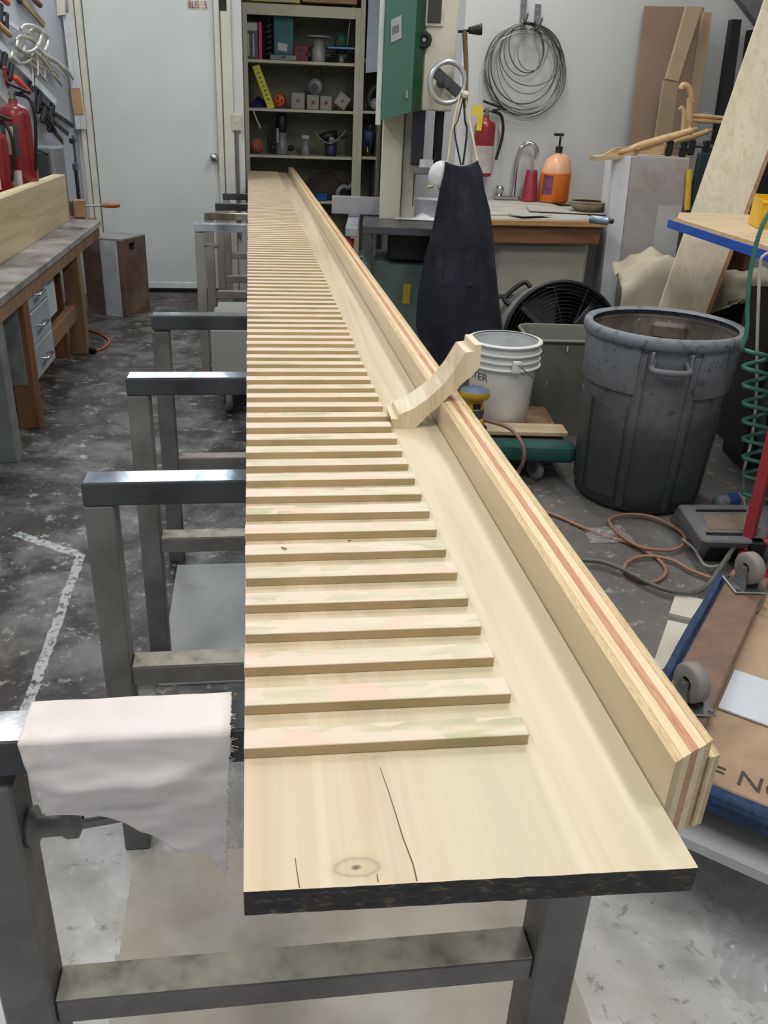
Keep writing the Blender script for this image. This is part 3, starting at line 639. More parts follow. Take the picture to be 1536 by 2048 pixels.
# locking C-clamps
for k,(ox,oy,lab) in enumerate(((0,0,'uppermost nickel locking C-clamp hanging on the left wall'),(-10,22,'lower nickel locking C-clamp overlapping another on the left wall'),(14,10,'partly hidden nickel locking C-clamp behind two others on the left wall'))):
    t,q=wl_thing('locking_clamp',lab,(62+ox,80+oy),.05+.03*(1-k)*(k<2)); o_=.05+.03*(1-k)*(k<2)
    P=[q(x+ox,y+oy,o_) for x,y in ((42,60),(48,52),(66,53),(80,62),(82,76),(74,92),(72,98))]
    B().tube(P,lambda w:.017-.004*w,8,rz=.6).o('upper_jaw',M_nick,t)
    P=[q(x+ox,y+oy,o_) for x,y in ((36,82),(34,94),(46,104),(60,104),(72,96))]
    B().tube(P,lambda w:.013+.004*w,8,rz=.6).o('lower_jaw',M_nick,t)
    P=[q(x+ox,y+oy,o_) for x,y in ((72,92),(90,110),(112,122),(126,138))]; B().tube(P,.012,8).o('handle',M_nick,t)
    P=[q(x+ox,y+oy,o_) for x,y in ((66,100),(82,114),(94,130),(104,142))]; B().tube(P,.010,8).o('handle',M_nick,t)
    B().tube([q(70+ox,104+oy,o_),q(75+ox,120+oy,o_),q(76+ox,150+oy,o_)],.007,6).o('release_lever',M_nick,t)
    B().cyl(q(122+ox,134+oy,o_),q(134+ox,150+oy,o_),.006,n=6).o('adjusting_screw',M_steel,t)
# rulers and a cardboard piece hanging in the corner
for k,(a,c,lab) in enumerate((((130,26),(157,258),'long white ruler hanging in the corner, nearer the clamps'),((141,26),(168,258),'long white ruler hanging in the corner, nearer the door frame'))):
    A=DW(*a,.085);C=DW(*c,.085); d=(C-A).normalized(); y=U.cross(d)
    o=B().box((A+C)/2,((C-A).length,.036,.004),rot=frame(d,y,U)).o('ruler',plain('ruler_white',s(196,200,204),.4)); mono(o,lab,'ruler','rulers in the corner')
P=[DW(x,y,.092) for x,y in ((141,176),(160,176),(167,228),(148,228))]; mono(B().prism(P,-U*.004).o('cardboard_strip',plain('card_tan',s(176,140,104),.8)),'small tan cardboard strip stuck over the rulers in the corner','cardboard')
P=[DW(x,y,.08) for x,y in ((113,-20),(130,-20),(132,30),(116,32))]; mono(B().prism(P,-U*.03).o('wall_box',M_trim),'cream wall box above the rulers in the corner','box')
# ---- crate by the door
C0=F(254,635);CL=F(178,628);CR=F(301,618); CH=Dp(240,479,C0.y).z; CB=CL+CR-C0
M_cr=[plain('crate_red_brown',s(112,86,80),.7,var=.2,scale=7,dirt=s(140,138,138),dirt_amt=.3,dirt_scale=4),plain('crate_white',s(196,204,206),.6,var=.06),plain('crate_brown',s(104,84,70),.7,var=.2,scale=8,dirt=s(132,126,118),dirt_amt=.2),plain('crate_top',s(140,140,138),.6,var=.15)]
cr=thing('wooden_crate','old wooden crate with a white painted stripe and hand hole, by the door','crate',C0,0)
def crp(f,z,side,off=0):
    a,b_=(CL,C0) if side==0 else (C0,CR); o=((C0-CB).normalized() if 0 else (C0+ (a-C0)*0)); 
    d=(b_-a).normalized(); nn=Vector((d.y,-d.x,0)); q=a+(b_-a)*f+nn*off; q.z=z; return q
ins=.012
cc_=(CL+CR)/2; ri=[cc_+(q-cc_)*.86 for q in (CL,C0,CR,CB)]; b=B(); b.hexa(ri+[q+Vector((0,0,CH-.012)) for q in ri]); b.o('body',M_cr[2],cr,world=True)
for side,cuts,mats in ((0,(0,.46,.90,1),(0,1,0)),(1,(0,.12,.62,1),(0,2,2))):
    for i in range(3):
        f0,f1=cuts[i]+.004,cuts[i+1]-.004
        if side==1 and i==1:
            for z0,z1,g0,g1 in ((0,CH*.84,f0,f1),(CH*.93,CH-.012,f0,f1),(CH*.84,CH*.93,f0,f0+.20),(CH*.84,CH*.93,f1-.06,f1)):
                B().hexa([crp(g0,z0,side,-ins),crp(g0,z0,side),crp(g1,z0,side),crp(g1,z0,side,-ins)]+[crp(g0,z1,side,-ins),crp(g0,z1,side),crp(g1,z1,side),crp(g1,z1,side,-ins)]).o('board',M_cr[mats[i]],cr,world=True)
        else:
            B().hexa([crp(f0,0,side,-ins),crp(f0,0,side),crp(f1,0,side),crp(f1,0,side,-ins)]+[crp(f0,CH-.012,side,-ins),crp(f0,CH-.012,side),crp(f1,CH-.012,side),crp(f1,CH-.012,side,-ins)]).o('board',M_cr[mats[i]],cr,world=True)
B().hexa([CL+Vector((0,0,CH-.011)),C0+Vector((0,0,CH-.011)),CR+Vector((0,0,CH-.011)),CB+Vector((0,0,CH-.011))]+[q+Vector((0,0,CH)) for q in (CL,C0,CR,CB)]).o('lid',M_cr[3],cr,world=True)
B().prism([crp(.18,CH*.835,1,-ins-.002),crp(.62,CH*.835,1,-ins-.002),crp(.62,CH*.935,1,-ins-.002),crp(.18,CH*.935,1,-ins-.002)],Vector((0,0,.0))+(C0-CB).normalized()*.0006).o('hand_hole',plain('void_black',s(12,12,12),.9),cr,world=True)
# orange cord by the bench leg
M_cordo=plain('cord_orange',s(176,98,58),.5)
cd=[F(x,y,.007) for x,y in ((150,655),(178,660),(205,670),(218,682),(210,694),(188,703))]
ob=B().tube(cd,.006,8).o('extension_lead',M_cordo); mono(ob,'orange power cord end with a dark plug by the workbench leg','cord')
pg=B().cyl(F(190,703,.014),F(172,698,.014),.014,.018,n=10).o('plug',M_dark,ob); pg.data.transform(ob.matrix_basis.inverted())
# grey cart on casters under the plank
ct=thing('tool_cart','pale grey cart on casters standing under the plank','cart',Dp(425,745,3.8)-Vector((0,0,.21)),ALPHA)
M_cart=plain('cart_grey',s(170,172,168),.6,var=.08,scale=3); z0=.17
B().box((.27,.25,z0+.12),(.54,.5,.24),bev=.006).o('body',M_cart,ct); B().box((.27,.25,z0+.255),(.50,.46,.03),bev=.004).o('tray',M_cart,ct); B().box((.30,.02,.10),(.40,.02,.12)).o('kick_panel',M_dark,ct)
def caster(par,p,R=.05,wd=.025,mat=None,rz=0,flip=1,name='caster'):
    c=B(); p=Vector(p); ax=Vector((math.cos(rz),math.sin(rz),0)); wc=p+Vector((0,0,R*flip))
    c.lathe([(R*.35,-wd*.5),(R*.9,-wd*.5),(R,-wd*.35),(R,wd*.35),(R*.9,wd*.5),(R*.35,wd*.5)],wc,24,axis=ax)
    w=c.o(name,mat or plain('caster_rubber',s(112,112,110),.6),par)
    f=B()
    for sg in (-1,1): f.prism([wc+ax*sg*wd*.62+Vector(q) for q in ((-ax.y*R*.28,ax.x*R*.28,-R*.25*flip),(ax.y*R*.28,-ax.x*R*.28,-R*.25*flip),(ax.y*R*.6,-ax.x*R*.6,R*1.25*flip),(-ax.y*R*.6,ax.x*R*.6,R*1.25*flip))],ax*sg*.003)
    f.cyl(wc-ax*wd*.8,wc+ax*wd*.8,R*.14,n=8); f.lathe([(0,0),(R*.75,0),(R*.75,R*.12),(0,R*.12)],wc+Vector((0,0,R*1.25*flip)),16); f.o('fork',M_steel,w); return w
for px_,py_ in ((.06,.06),(.48,.06),(.06,.44),(.48,.44)): caster(ct,(px_,py_,0),.062,.03,rz=.3)
# ============================================================ steel cabinets with tools in the recess
UC=NL.dot(U)+FL0+.13
def CP(x,y,off=0): return PL(x,y,U*(UC+off),U)
def cv_(x,y,off=0): q=CP(x,y,off); return q.dot(V),q.z
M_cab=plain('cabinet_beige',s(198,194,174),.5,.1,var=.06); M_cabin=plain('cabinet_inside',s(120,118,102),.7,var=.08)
CD=.42
def cabinet(x0,x1,ytop,shelves,label,ybase,stl,str_,top=True):
    v0,z1=cv_(x0,ytop); v1,_=cv_(x1,ytop); vm0=cv_(x0+stl,180)[0]; vm1=cv_(x1-str_,180)[0]
    t=thing('steel_cabinet',label,'cabinet',U*UC+V*v0,ALPHA); w=v1-v0
    P=lambda nm,a,b_,c,d,e,f,m=M_cab,bev=.002: B().box(((a+b_)/2,(c+d)/2,(e+f)/2),(b_-a,d-c,f-e),bev=bev).o(nm,m,t)
    zt=z1; sw0=vm0-v0; sw1=v1-vm1
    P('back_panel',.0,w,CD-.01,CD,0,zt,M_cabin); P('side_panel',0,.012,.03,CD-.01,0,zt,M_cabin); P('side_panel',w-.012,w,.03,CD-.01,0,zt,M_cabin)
    P('stile',0,sw0,0,.028,0,zt); P('stile',w-sw1,w,0,.028,0,zt)
    if top: P('top_rail',sw0,w-sw1,0,.028,zt-.085,zt); P('top_panel',.012,w-.012,.03,CD-.01,zt-.012,zt)
    zs=[]
    for y in shelves:
        z=cv_((x0+x1)/2,y)[1]; P('shelf',sw0*.4,w-sw1*.4,.03,CD-.012,z-.024,z); zs.append(z)
    P('base_panel',.012,w-.012,.03,CD-.012,.06,.08)
    return t,zs
cab,zs=cabinet(484,723,4,(122,219,312,402),'tall beige steel cabinet with open shelves of power tools behind the plank',340,13,15)
cab2,zs2=cabinet(724,768,-30,(118,222,314),'narrow beige steel shelf unit with papers hung on it, beside the tool cabinet',340,3,9)
M_pink=plain('pink',s(214,70,120),.5); M_ltg=plain('light_grey_print',s(196,196,196),.6); M_teal=plain('teal_case',s(36,104,108),.5); M_dkgrey=plain('dark_grey_plastic',s(64,66,70),.55); M_mgrey=plain('mid_grey_cast',s(132,136,138),.5,.3); M_lgrey=plain('pale_cast',s(170,172,168),.5,.2)
M_dred=plain('dark_red_plastic',s(112,28,34),.5); M_navy=plain('navy_plastic',s(52,72,104),.5); M_green=plain('green_tool',s(40,92,80),.5); M_yellow=plain('level_yellow',s(212,208,60),.45); M_bluecl=plain('blue_cloth',s(40,52,110),.9); M_blk=plain('black_plastic',s(26,27,29),.5); M_orng=plain('orange_plastic',s(222,98,44),.45)
def on_shelf(name,label,cat,xc,z,off,rz=0,group='tools on the cabinet shelves'):
    v=cv_(xc,200,off)[0]; return thing(name,label,cat,uv(UC+off,v,z),ALPHA+rz,group)
def pw(x0,x1,off=.1): return abs(cv_(x1,200,off)[0]-cv_(x0,200,off)[0])
def ph(y0,y1,off=.1): return abs(cv_(600,y1,off)[1]-cv_(600,y0,off)[1])
# shelf 1
t=on_shelf('boxed_tool','grey printed box with a bright pink edge on the top cabinet shelf','box',510,zs[0],.1); w,hh=pw(492,527),ph(42,118)
B().box((-.02,.1,hh/2),(w*.7,.2,hh),bev=.003).o('carton',plain('print_grey',s(96,96,100),.6,var=.3,scale=14),t); B().box((w*.36,.1,hh/2),(w*.18,.2,hh),bev=.003).o('pink_side',M_pink,t)
for k in (-.3,-.02): B().box((k*w,-.002,hh*.38),(w*.09,.002,hh*.6)).o('print_stripe',M_ltg,t)
B().box((-.02,-.002,hh*.86),(w*.66,.002,hh*.2)).o('print_band',M_ltg,t)
t=on_shelf('flat_case','flat pale grey case lying under the teal box on the top cabinet shelf','case',567,zs[0],.06); B().box((0,.1,.022),(pw(540,592),.22,.044),bev=.006).o('shell',M_mgrey,t); B().box((0,-.012,.024),(.04,.006,.014)).o('latch',M_dkgrey,t)
t=on_shelf('teal_box','upright teal box with a white sticker on the top cabinet shelf','box',568,zs[0]+.045,.09); w,hh=pw(549,587),ph(30,108); B().box((0,.08,hh/2),(w,.16,hh),bev=.004).o('carton',M_teal,t); B().box((-.01,-.002,hh*.2),(w*.5,.002,hh*.2),rot=RY(.1)).o('sticker',M_ltg,t)
t=on_shelf('flexible_hose','dark ribbed hose coil standing beside the teal box','hose',540,zs[0],.17); b=B(); b.tube([(.025*math.cos(a*1.57),.025*math.sin(a*1.57),.02+a*.0107) for a in range(30)],.012,6,sm=3); b.o('coil',M_dkgrey,t); B().cyl((0,0,.30),(0,0,.35),.03,n=10).o('cuff',M_blk,t)
t=on_shelf('red_case','small dark red case beside the white router','case',602,zs[0],.12); B().box((0,.06,.065),(pw(588,618),.12,.13),bev=.006).o('shell',M_dred,t); B().box((0,-.003,.09),(.03,.006,.02)).o('latch',M_blk,t)
def router(t,m1,m2,sc=1,plate=True):
    B().lathe([(0,0),(.055*sc,0),(.06*sc,.01*sc),(.06*sc,.10*sc),(.045*sc,.12*sc),(.045*sc,.18*sc),(0,.19*sc)],n=18).o('motor_body',m1,t)
    for sg in (-1,1): B().lathe([(0,0),(.02*sc,0),(.026*sc,.03*sc),(.02*sc,.055*sc),(0,.06*sc)],(sg*.055*sc,0,.05*sc),10,axis=(sg,0,.3)).o('knob_handle',m2,t)
    if plate: B().lathe([(0,0),(.105*sc,0),(.105*sc,.012*sc),(0,.012*sc)],(0,0,.19*sc),24).o('base_plate',m1,t)
t=on_shelf('router','pale router standing upside down, its round plate on top, on the top cabinet shelf','router',636,zs[0],.13); router(t,M_lgrey,M_dkgrey)
t=on_shelf('router','dark router carrying a blue board on the top cabinet shelf','router',681,zs[0],.13); router(t,M_mgrey,M_blk,.42,False); B().lathe([(0,0),(.05,0),(.05,.03),(0,.03)],(0,0,.075),14).o('collar',M_blk,t)
t=on_shelf('blue_board','thin blue board lying across the dark router on the top shelf','board',679,zs[0]+.106,.13); B().box((0,0,.008),(pw(652,706),.2,.016),bev=.002).o('panel',plain('blue_board',s(84,124,176),.5),t); B().box((0,-.1,.008),(pw(654,704),.004,.010)).o('edge_strip',plain('blue_edge',s(110,150,200),.4),t)
t=on_shelf('trim_router','small green tool with a pale cord on the blue board','tool',679,zs[0]+.123,.12); B().lathe([(0,0),(.05,0),(.055,.02),(.045,.08),(.03,.1),(0,.11)],n=14).o('motor_body',M_green,t); B().cyl((-.02,-.05,.03),(-.02,-.062,.03),.03,n=12).o('dark_cap',M_blk,t); B().tube([(.06,0,.02),(.07,-.03,.16),(.10,-.05,.34),(.10,-.03,.46)],.005,6).o('cord',M_lgrey,t)
# shelf 2
A=CP(511,131,.10);C=CP(543,217,.06); d=(C-A).normalized(); t=thing('spirit_level','bright yellow box level leaning on the second cabinet shelf','level',C,0,None)
n_=-U; y_=n_.cross(d); bb=B().box((A+C)/2,((C-A).length,pw(506,521),.05),rot=frame(d,y_,n_),bev=.004); bb.o('body',M_yellow,t,world=True)
for k in range(7): B().box(A+(C-A)*(.18+.1*k)+n_*.026,(.018,.02,.002),rot=frame(d,y_,n_)).o('print_mark',plain('print_green',s(120,124,50),.5),t,world=True)
b=B()
def cl(u,v): return (-.07+.17*u,.02+.2*v,.012+.07*max(0,math.sin(u*3.1)*math.sin(v*3.1))*(1+.5*nz(u*4,v*4))+.01*nz(u*9,v*9))
t=b.grid(cl,14,14,thick=.003).o('blue_cloth',M_bluecl); t.matrix_basis=Matrix.Translation(uv(UC+.1,cv_(516,200,.1)[0],zs[1]))@RZ(ALPHA); tag(t,'crumpled blue cloth under the yellow level on the second shelf','cloth')
t=on_shelf('sander','round sander with an orange face lying on its side, second cabinet shelf','tool',558,zs[1],.1); B().lathe([(.0,0),(.045,0),(.055,.02),(.055,.10),(.03,.16),(0,.17)],(0,.0,.066),20,axis=(.15,1,.0)).o('motor_body',M_dkgrey,t); B().lathe([(0,0),(.05,0),(.052,.008),(.045,.012),(0,.012)],(0,-.012,.066),20,axis=(.15,1,0)).o('orange_face',M_orng,t)
for a in range(3): B().box((.025*math.cos(a*2.1),-.016,.066+.025*math.sin(a*2.1)),(.016,.006,.016)).o('vent',M_blk,t)
M_blockp=plain('block_plastic',s(158,152,146),.55,var=.08); M_rust=plain('rusty_socket',s(168,84,44),.6)
for k,(x,w_,y0,rot,cm,lab) in enumerate(((596,27,188,0,M_mgrey,'pale square block with a grey socket, beside the orange faced sander'),(626,24,191,0,M_rust,'pale square block with a rusty socket, under the round motor'),(652,23,192,0,M_rust,'pale square block with a rusty socket, between two other blocks'),(685,25,187,.6,M_mgrey,'pale square block tilted on its corner on the second shelf'))):
    w=pw(x-w_/2,x+w_/2,.09); z=zs[1]+(w*.66 if rot else w*.5+.0)+(.005 if rot else 0)
    t=thing('socket_block',lab,'block',uv(UC+.09,cv_(x,200,.09)[0],zs[1]),ALPHA,'socket blocks on the second shelf'); z=w*(.72 if rot else .56)
    B().box((0,.05,z),(w,.10,w*1.1 if not rot else w),rot=RY(rot),bev=.005).o('body',M_blockp,t); B().cyl((0,.0,z),(0,-.004,z),w*.17,n=14).o('socket',cm,t); B().cyl((0,-.003,z),(0,-.006,z),w*.07,n=8).o('hole',M_blk,t)
    for a in (-1,1): B().cyl((a*w*.33,.0,z+(w*.36 if not rot else 0)),(a*w*.33,-.003,z+(w*.36 if not rot else 0)),.006,n=8).o('screw',M_steel,t)
w=pw(614,638,.09); t=on_shelf('round_motor','round grey motor lying on two of the socket blocks','motor',632,zs[1]+w*1.12,.10); B().lathe([(0,-.05),(.06,-.05),(.07,-.03),(.07,.04),(0,.05)],(0,.06,.066),20,axis=(.25,1,.1)).o('housing',M_mgrey,t); B().cyl((-.01,.0,.066),(-.01,-.012,.066),.028,n=14).o('hub',M_dkgrey,t); B().tube([(-.05,.1,.1),(-.03,.14,.2),(.04,.14,.22),(.07,.12,.12)],.004,6).o('cord',M_blk,t)
# shelf 3
t=on_shelf('sander','round sander with a dull orange ring lying on the third cabinet shelf','tool',513,zs[2],.1,.2); B().lathe([(.0,0),(.05,0),(.066,.02),(.066,.11),(.03,.16),(0,.17)],(0,.0,.07),20,axis=(0,1,.0)).o('motor_body',M_mgrey,t); B().lathe([(.018,0),(.05,0),(.052,.01),(.018,.012)],(0,-.012,.07),20,axis=(0,1,0)).o('orange_ring',plain('dull_orange',s(176,84,52),.5),t)
t=on_shelf('plunge_router','black plunge router with a chrome cap on the third cabinet shelf','router',563,zs[2],.12); router(t,M_mgrey,M_blk,1.0,False); B().lathe([(0,0),(.04,0),(.048,.02),(.048,.13),(.03,.15),(0,.155)],(0,.02,.19),16).o('black_motor',M_blk,t); B().cyl((-.04,-.05,.1),(-.04,-.05,.22),.018,n=12).o('chrome_post',M_chrome,t); B().tube([(-.09,0,.02),(-.13,-.03,.12),(-.08,-.02,.28),(-.02,0,.34)],.007,8).o('cord',M_blk,t)
t=on_shelf('router','small grey router with a white cap between two black tools','router',611,zs[2],.10); router(t,M_mgrey,M_dkgrey,.7,False); B().lathe([(0,0),(.036,0),(.038,.035),(0,.037)],(0,0,.133),14).o('white_cap',M_ltg,t)
t=on_shelf('angle_drill','tangle of black drill parts with a dark blue motor on the third shelf','drill',663,zs[2],.12); B().lathe([(0,0),(.05,0),(.055,.02),(.055,.12),(0,.13)],n=16).o('motor_body',plain('motor_navy',s(40,42,72),.5),t); B().lathe([(0,0),(.03,0),(.04,.06),(.035,.16),(0,.17)],(-.1,0,.15),12,axis=(1,0,.25)).o('gear_head',M_blk,t); B().lathe([(0,0),(.024,0),(.028,.03),(.024,.08),(0,.09)],(.08,0,.17),12,axis=(1,.1,.2)).o('grip',M_dkgrey,t)
B().tube([(-.15,-.06,.2),(-.08,-.07,.13),(0,-.07,.11),(.08,-.07,.17),(.13,-.06,.22)],.006,8).o('cord',M_mgrey,t); B().cyl((.0,-.05,.12),(.0,-.075,.15),.024,n=10).o('knob',M_lgrey,t)
t=on_shelf('hanging_strap','pale strap with a plug hanging below the second shelf','strap',511,zs[2]+.24,.04); B().tube([(-.02,0,.12),(.0,-.02,.06),(.03,-.03,.0)],.007,6).o('band',M_ltg,t); B().cyl((.03,-.03,.0),(.036,-.03,-.025),.012,n=8).o('plug',M_lgrey,t)
t['group']='tools on the cabinet shelves'
# shelf 4
b=B(); t=b.grid(lambda u,v:(-.24+.5*u,.02+.28*v,.01+(.22*math.sin(min(1,u*1.15)*2.6)**.8 if 0<u<1 else 0)*math.sin(v*3.14)**.5*(1+.25*nz(u*5,v*5))),22,16).o('canvas_bag',plain('bag_brown',s(66,56,52),.9,var=.2)); t.matrix_basis=Matrix.Translation(uv(UC+.1,cv_(650,300,.1)[0],zs[3]))@RZ(ALPHA); tag(t,'dark brown canvas bag slumped on the lowest visible cabinet shelf','bag')
t=on_shelf('blue_case','small bright blue case in front of the brown bag','case',646,zs[3],.03); B().box((0,.03,.035),(.1,.05,.06),bev=.006).o('shell',plain('case_blue',s(30,92,176),.5),t); B().box((.0,.003,.05),(.05,.006,.012)).o('handle',M_dkgrey,t)
t=on_shelf('grey_hose','grey hose loop lying on the lowest visible shelf','hose',692,zs[3],.05); b=B(); b.tube([(-.05,.0,.02),(-.06,.0,.08),(-.01,.01,.13),(.05,.02,.12),(.09,.03,.17)],.022,10); b.o('hose',M_mgrey,t); B().cyl((-.05,0,.0),(-.05,0,.03),.026,n=12).o('cuff',M_dkgrey,t)
# second unit
t=on_shelf('power_drill','blue hand drill with a black handle in the narrow shelf unit','drill',736,zs2[2],.1); B().lathe([(0,0),(.03,0),(.05,.03),(.055,.14),(.04,.17),(0,.175)],(0,0,.05),14,axis=(.1,-.2,1)).o('motor_body',M_navy,t); B().lathe([(0,0),(.018,0),(.01,.05),(0,.05)],(.02,-.04,.22),10,axis=(.1,-.2,1)).o('chuck',M_dkgrey,t); B().box((0,-.05,.09),(.03,.05,.12),bev=.01).o('handle',M_blk,t); B().tube([(-.04,-.04,.12),(-.09,-.05,.06),(-.09,-.05,-.05)],.006,6).o('cord',M_blk,t); B().box((0,-.078,.06),(.012,.004,.04)).o('yellow_mark',plain('mark_yellow',s(216,170,40),.5),t)
t=on_shelf('circular_saw','grey curved saw guard tool in the narrow shelf unit','saw',746,zs2[1],.1); B().tube([(-.02,0,.04),(-.04,0,.11),(0,0,.18),(.05,0,.2)],.022,10).o('guard',M_dkgrey,t); B().lathe([(0,0),(.045,0),(.045,.06),(0,.07)],(.02,.02,.05),14,axis=(0,-1,.2)).o('motor_body',M_lgrey,t)
A=[CP(x,y,-.03) for x,y in ((738,-25),(759,-25),(756,143),(731,146))]; ob=B().prism(A,-U*.002).o('paper_sheet',plain('paper_blue_white',s(188,200,216),.7,var=.05)); mono(ob,'long white paper sheet hanging on the narrow shelf unit','paper')
A=[CP(x,y,-.03) for x,y in ((506,-30),(598,-26),(597,4),(508,2))]; t=thing('yellow_carton','yellow carton on top of the tool cabinet','box',uv(UC,cv_(552,0)[0],cv_(552,4)[1]),ALPHA); B().box((0,.14,.12),(pw(506,598,0),.26,.24),bev=.003).o('carton',plain('carton_yellow',s(206,196,50),.6),t); B().box((0,.005,.012),(pw(512,592,0),.004,.012)).o('edge_tape',M_ltg,t)
t=thing('cardboard_carton','tan cardboard carton on top of the tool cabinet','box',uv(UC,cv_(660,0)[0],cv_(660,6)[1]),ALPHA); B().box((0,.14,.14),(pw(608,712,0),.26,.28),bev=.003).o('carton',plain('carton_tan',s(176,142,108),.8),t); B().box((0,.14,.282),(.05,.262,.003)).o('tape',M_tagc,t)

# ============================================================ bandsaw
YB=4.0
def BS(x,y,Y=YB): return Dp(x,y,Y)
M_bsg=plain('bandsaw_green',s(66,108,94),.4,var=.08,scale=3); M_bsc=plain('bandsaw_cream',s(206,202,186),.45,var=.05,scale=3); M_bsd=plain('bandsaw_green_shaded',s(22,70,44),.4)  # last one: darker copy of the green, paints the door's side face in shadow
bs=thing('bandsaw','large green and cream bandsaw with handwheel and table','bandsaw',(.18,4.25,0))
def wbox(name,x0,x1,y0,y1,z0,z1,mat,bev=.003,par=None): return B().box(((x0+x1)/2,(y0+y1)/2,(z0+z1)/2),(x1-x0,y1-y0,z1-z0),bev=bev).o(name,mat,par or bs,world=True)
gx0=BS(768,100,3.98).x; gx1=BS(829,100,3.98).x; gx2=BS(844,100).x+.02
zl=Dp(775,241,3.98).z; zr=Dp(832,224,3.98).z
b=B(); b.prism([(gx0,3.98,zl),(gx1,3.98,zr),(gx1,3.98,2.25),(gx0,3.98,2.25)],(.0,.22,0)); b.o('upper_door',M_bsg,bs,world=True)
b=B(); b.prism([(gx1+.0005,3.985,zr),(gx2-.01,4.04,zr+.004),(gx2-.01,4.04,2.25),(gx1+.0005,3.985,2.25)],(.0,.16,0)); b.o('door_edge',M_bsd,bs,world=True)
cx0,cx1=gx2-.009,Dp(912,100,4.06).x; wbox('upper_housing',cx0,cx1,4.06,4.42,Dp(870,222,4.06).z,2.25,M_bsc,.006)
wx0,wx1=Dp(856,20,4.05).x,Dp(883,20,4.05).x; wz0,wz1=Dp(870,46,4.05).z,Dp(870,-5,4.05).z
wn=wbox('window',wx0-.012,wx1+.012,4.052,4.06,wz0-.014,wz1+.014,plain('window_frame',s(214,208,196),.4),.004); wbox('window_pane',wx0,wx1,4.048,4.0515,wz0,wz1,plain('smoked_pane',s(74,72,70),.15),.001)
k0=Dp(848,80,4.03); b=B(); b.lathe([(0,0),(.030,0),(.034,.006),(.034,.03),(.028,.036),(.018,.036),(.014,.028),(0,.028)],k0+Vector((0,.02,0)),10,axis=(0,-1,0),smooth=False); b.o('star_knob',M_blk,bs,world=True); B().cyl(k0+Vector((0,-.008,0)),k0+Vector((0,-.016,0)),.008,n=8).o('knob_screw',M_chrome,bs,world=True)
np_=[Dp(x,y,3.978) for x,y in ((782,86),(782,40),(803,30),(803,76))]; npo=B().prism(np_,(0,-.002,0)).o('name_plate',plain('plate_silver',s(168,176,172),.4,.3),bs,world=True)
B().prism([Dp(x,y,3.9765) for x,y in ((784,70),(784,54),(798,48),(798,64))],(0,-.001,0)).o('plate_print',plain('plate_print',s(104,112,108),.5),npo,world=True)
B().prism([Dp(x,y,3.978) for x,y in ((811,197),(811,181),(816,180),(816,196))],(0,-.004,0)).o('latch',M_chrome,bs,world=True)
wbox('hinge_strip',gx0-.025,gx0-.001,3.99,4.1,zl-.02,2.25,plain('hinge_white',s(196,206,200),.5))
# back column, tilted plates under the head
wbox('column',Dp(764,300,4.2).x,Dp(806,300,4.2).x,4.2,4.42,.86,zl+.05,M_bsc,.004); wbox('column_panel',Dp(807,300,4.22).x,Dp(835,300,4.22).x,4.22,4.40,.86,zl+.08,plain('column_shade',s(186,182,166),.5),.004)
wbox('blade_guard',Dp(826,250,4.05).x,Dp(851,250,4.05).x,4.08,4.14,Dp(835,332,4.05).z,1.36,plain('guard_dark',s(52,54,64),.35,.5),.003)
wbox('guide_post',Dp(872,250,4.05).x,Dp(890,250,4.05).x,4.12,4.16,Dp(880,330,4.05).z,1.36,M_dark,.003)
gp=Dp(838,342,4.05); wbox('guide_block',gp.x-.02,gp.x+.05,4.06,4.16,gp.z-.015,gp.z+.015,M_steel,.004); wbox('white_card',Dp(839,330,4.07).x,Dp(866,330,4.07).x,4.07,4.073,Dp(850,348,4.07).z,Dp(850,319,4.07).z,plain('card_white',s(206,208,208),.7),0)
wbox('blade',Dp(828,360,4.10).x-.002,Dp(828,360,4.10).x+.002,4.08,4.10,Dp(830,412,4.1).z,gp.z,M_dark,0)
# table, fence and rails
TZ=.88; ta,tb=F(700,418,TZ),F(725,452,TZ); tc_=F(870,462,TZ)
tx0,tx1=tb.x,F(882,456,TZ).x; ty0=tb.y; wbox('table',tx0,tx1,ty0,ty0+.62,TZ-.035,TZ,plain('cast_table',s(88,88,92),.35,.5,var=.1),.003)
wbox('rip_fence',F(683,420,TZ).x-.04,tx1+.02,ty0+.40,ty0+.44,TZ+.004,TZ+.085,plain('fence_alu',s(172,174,180),.35,.5),.003)
wbox('fence_rail',tx0-.075,tx0-.02,ty0-.02,ty0+.62,TZ-.045,TZ-.005,plain('rail_alu',s(178,184,192),.35,.6),.004)
b=B(); b.tube([(tx0-.055,ty0+.04,TZ-.06),(tx0-.06,ty0+.02,TZ-.16),(tx0-.05,ty0+.03,TZ-.30)],.02,8); b.o('clamp_handle',plain('handle_red',s(170,44,40),.4),bs,world=True)
wbox('table_bracket',tx0+.12,tx0+.38,ty0+.1,ty0+.45,TZ-.16,TZ-.036,M_dark,.01)
wbox('lower_housing',tx0+.06,tx0+.30,ty0+.14,ty0+.52,0,TZ-.17,plain('lower_green',s(96,116,110),.5,var=.1),.006); wbox('lower_door',tx0+.305,tx0+.325,ty0+.14,ty0+.52,.05,TZ-.17,M_bsd,.004); wbox('warning_label',tx0+.20,tx0+.235,ty0+.136,ty0+.139,TZ-.36,TZ-.27,plain('label_yellow',s(190,170,60),.5),0)
wbox('lower_cream_panel',tx0+.33,tx0+.48,ty0+.16,ty0+.52,0,TZ-.17,M_bsc,.004); wbox('side_post',tx0+.0,tx0+.05,ty0+.3,ty0+.35,0,TZ-.05,plain('post_pale',s(150,168,172),.4),.003)
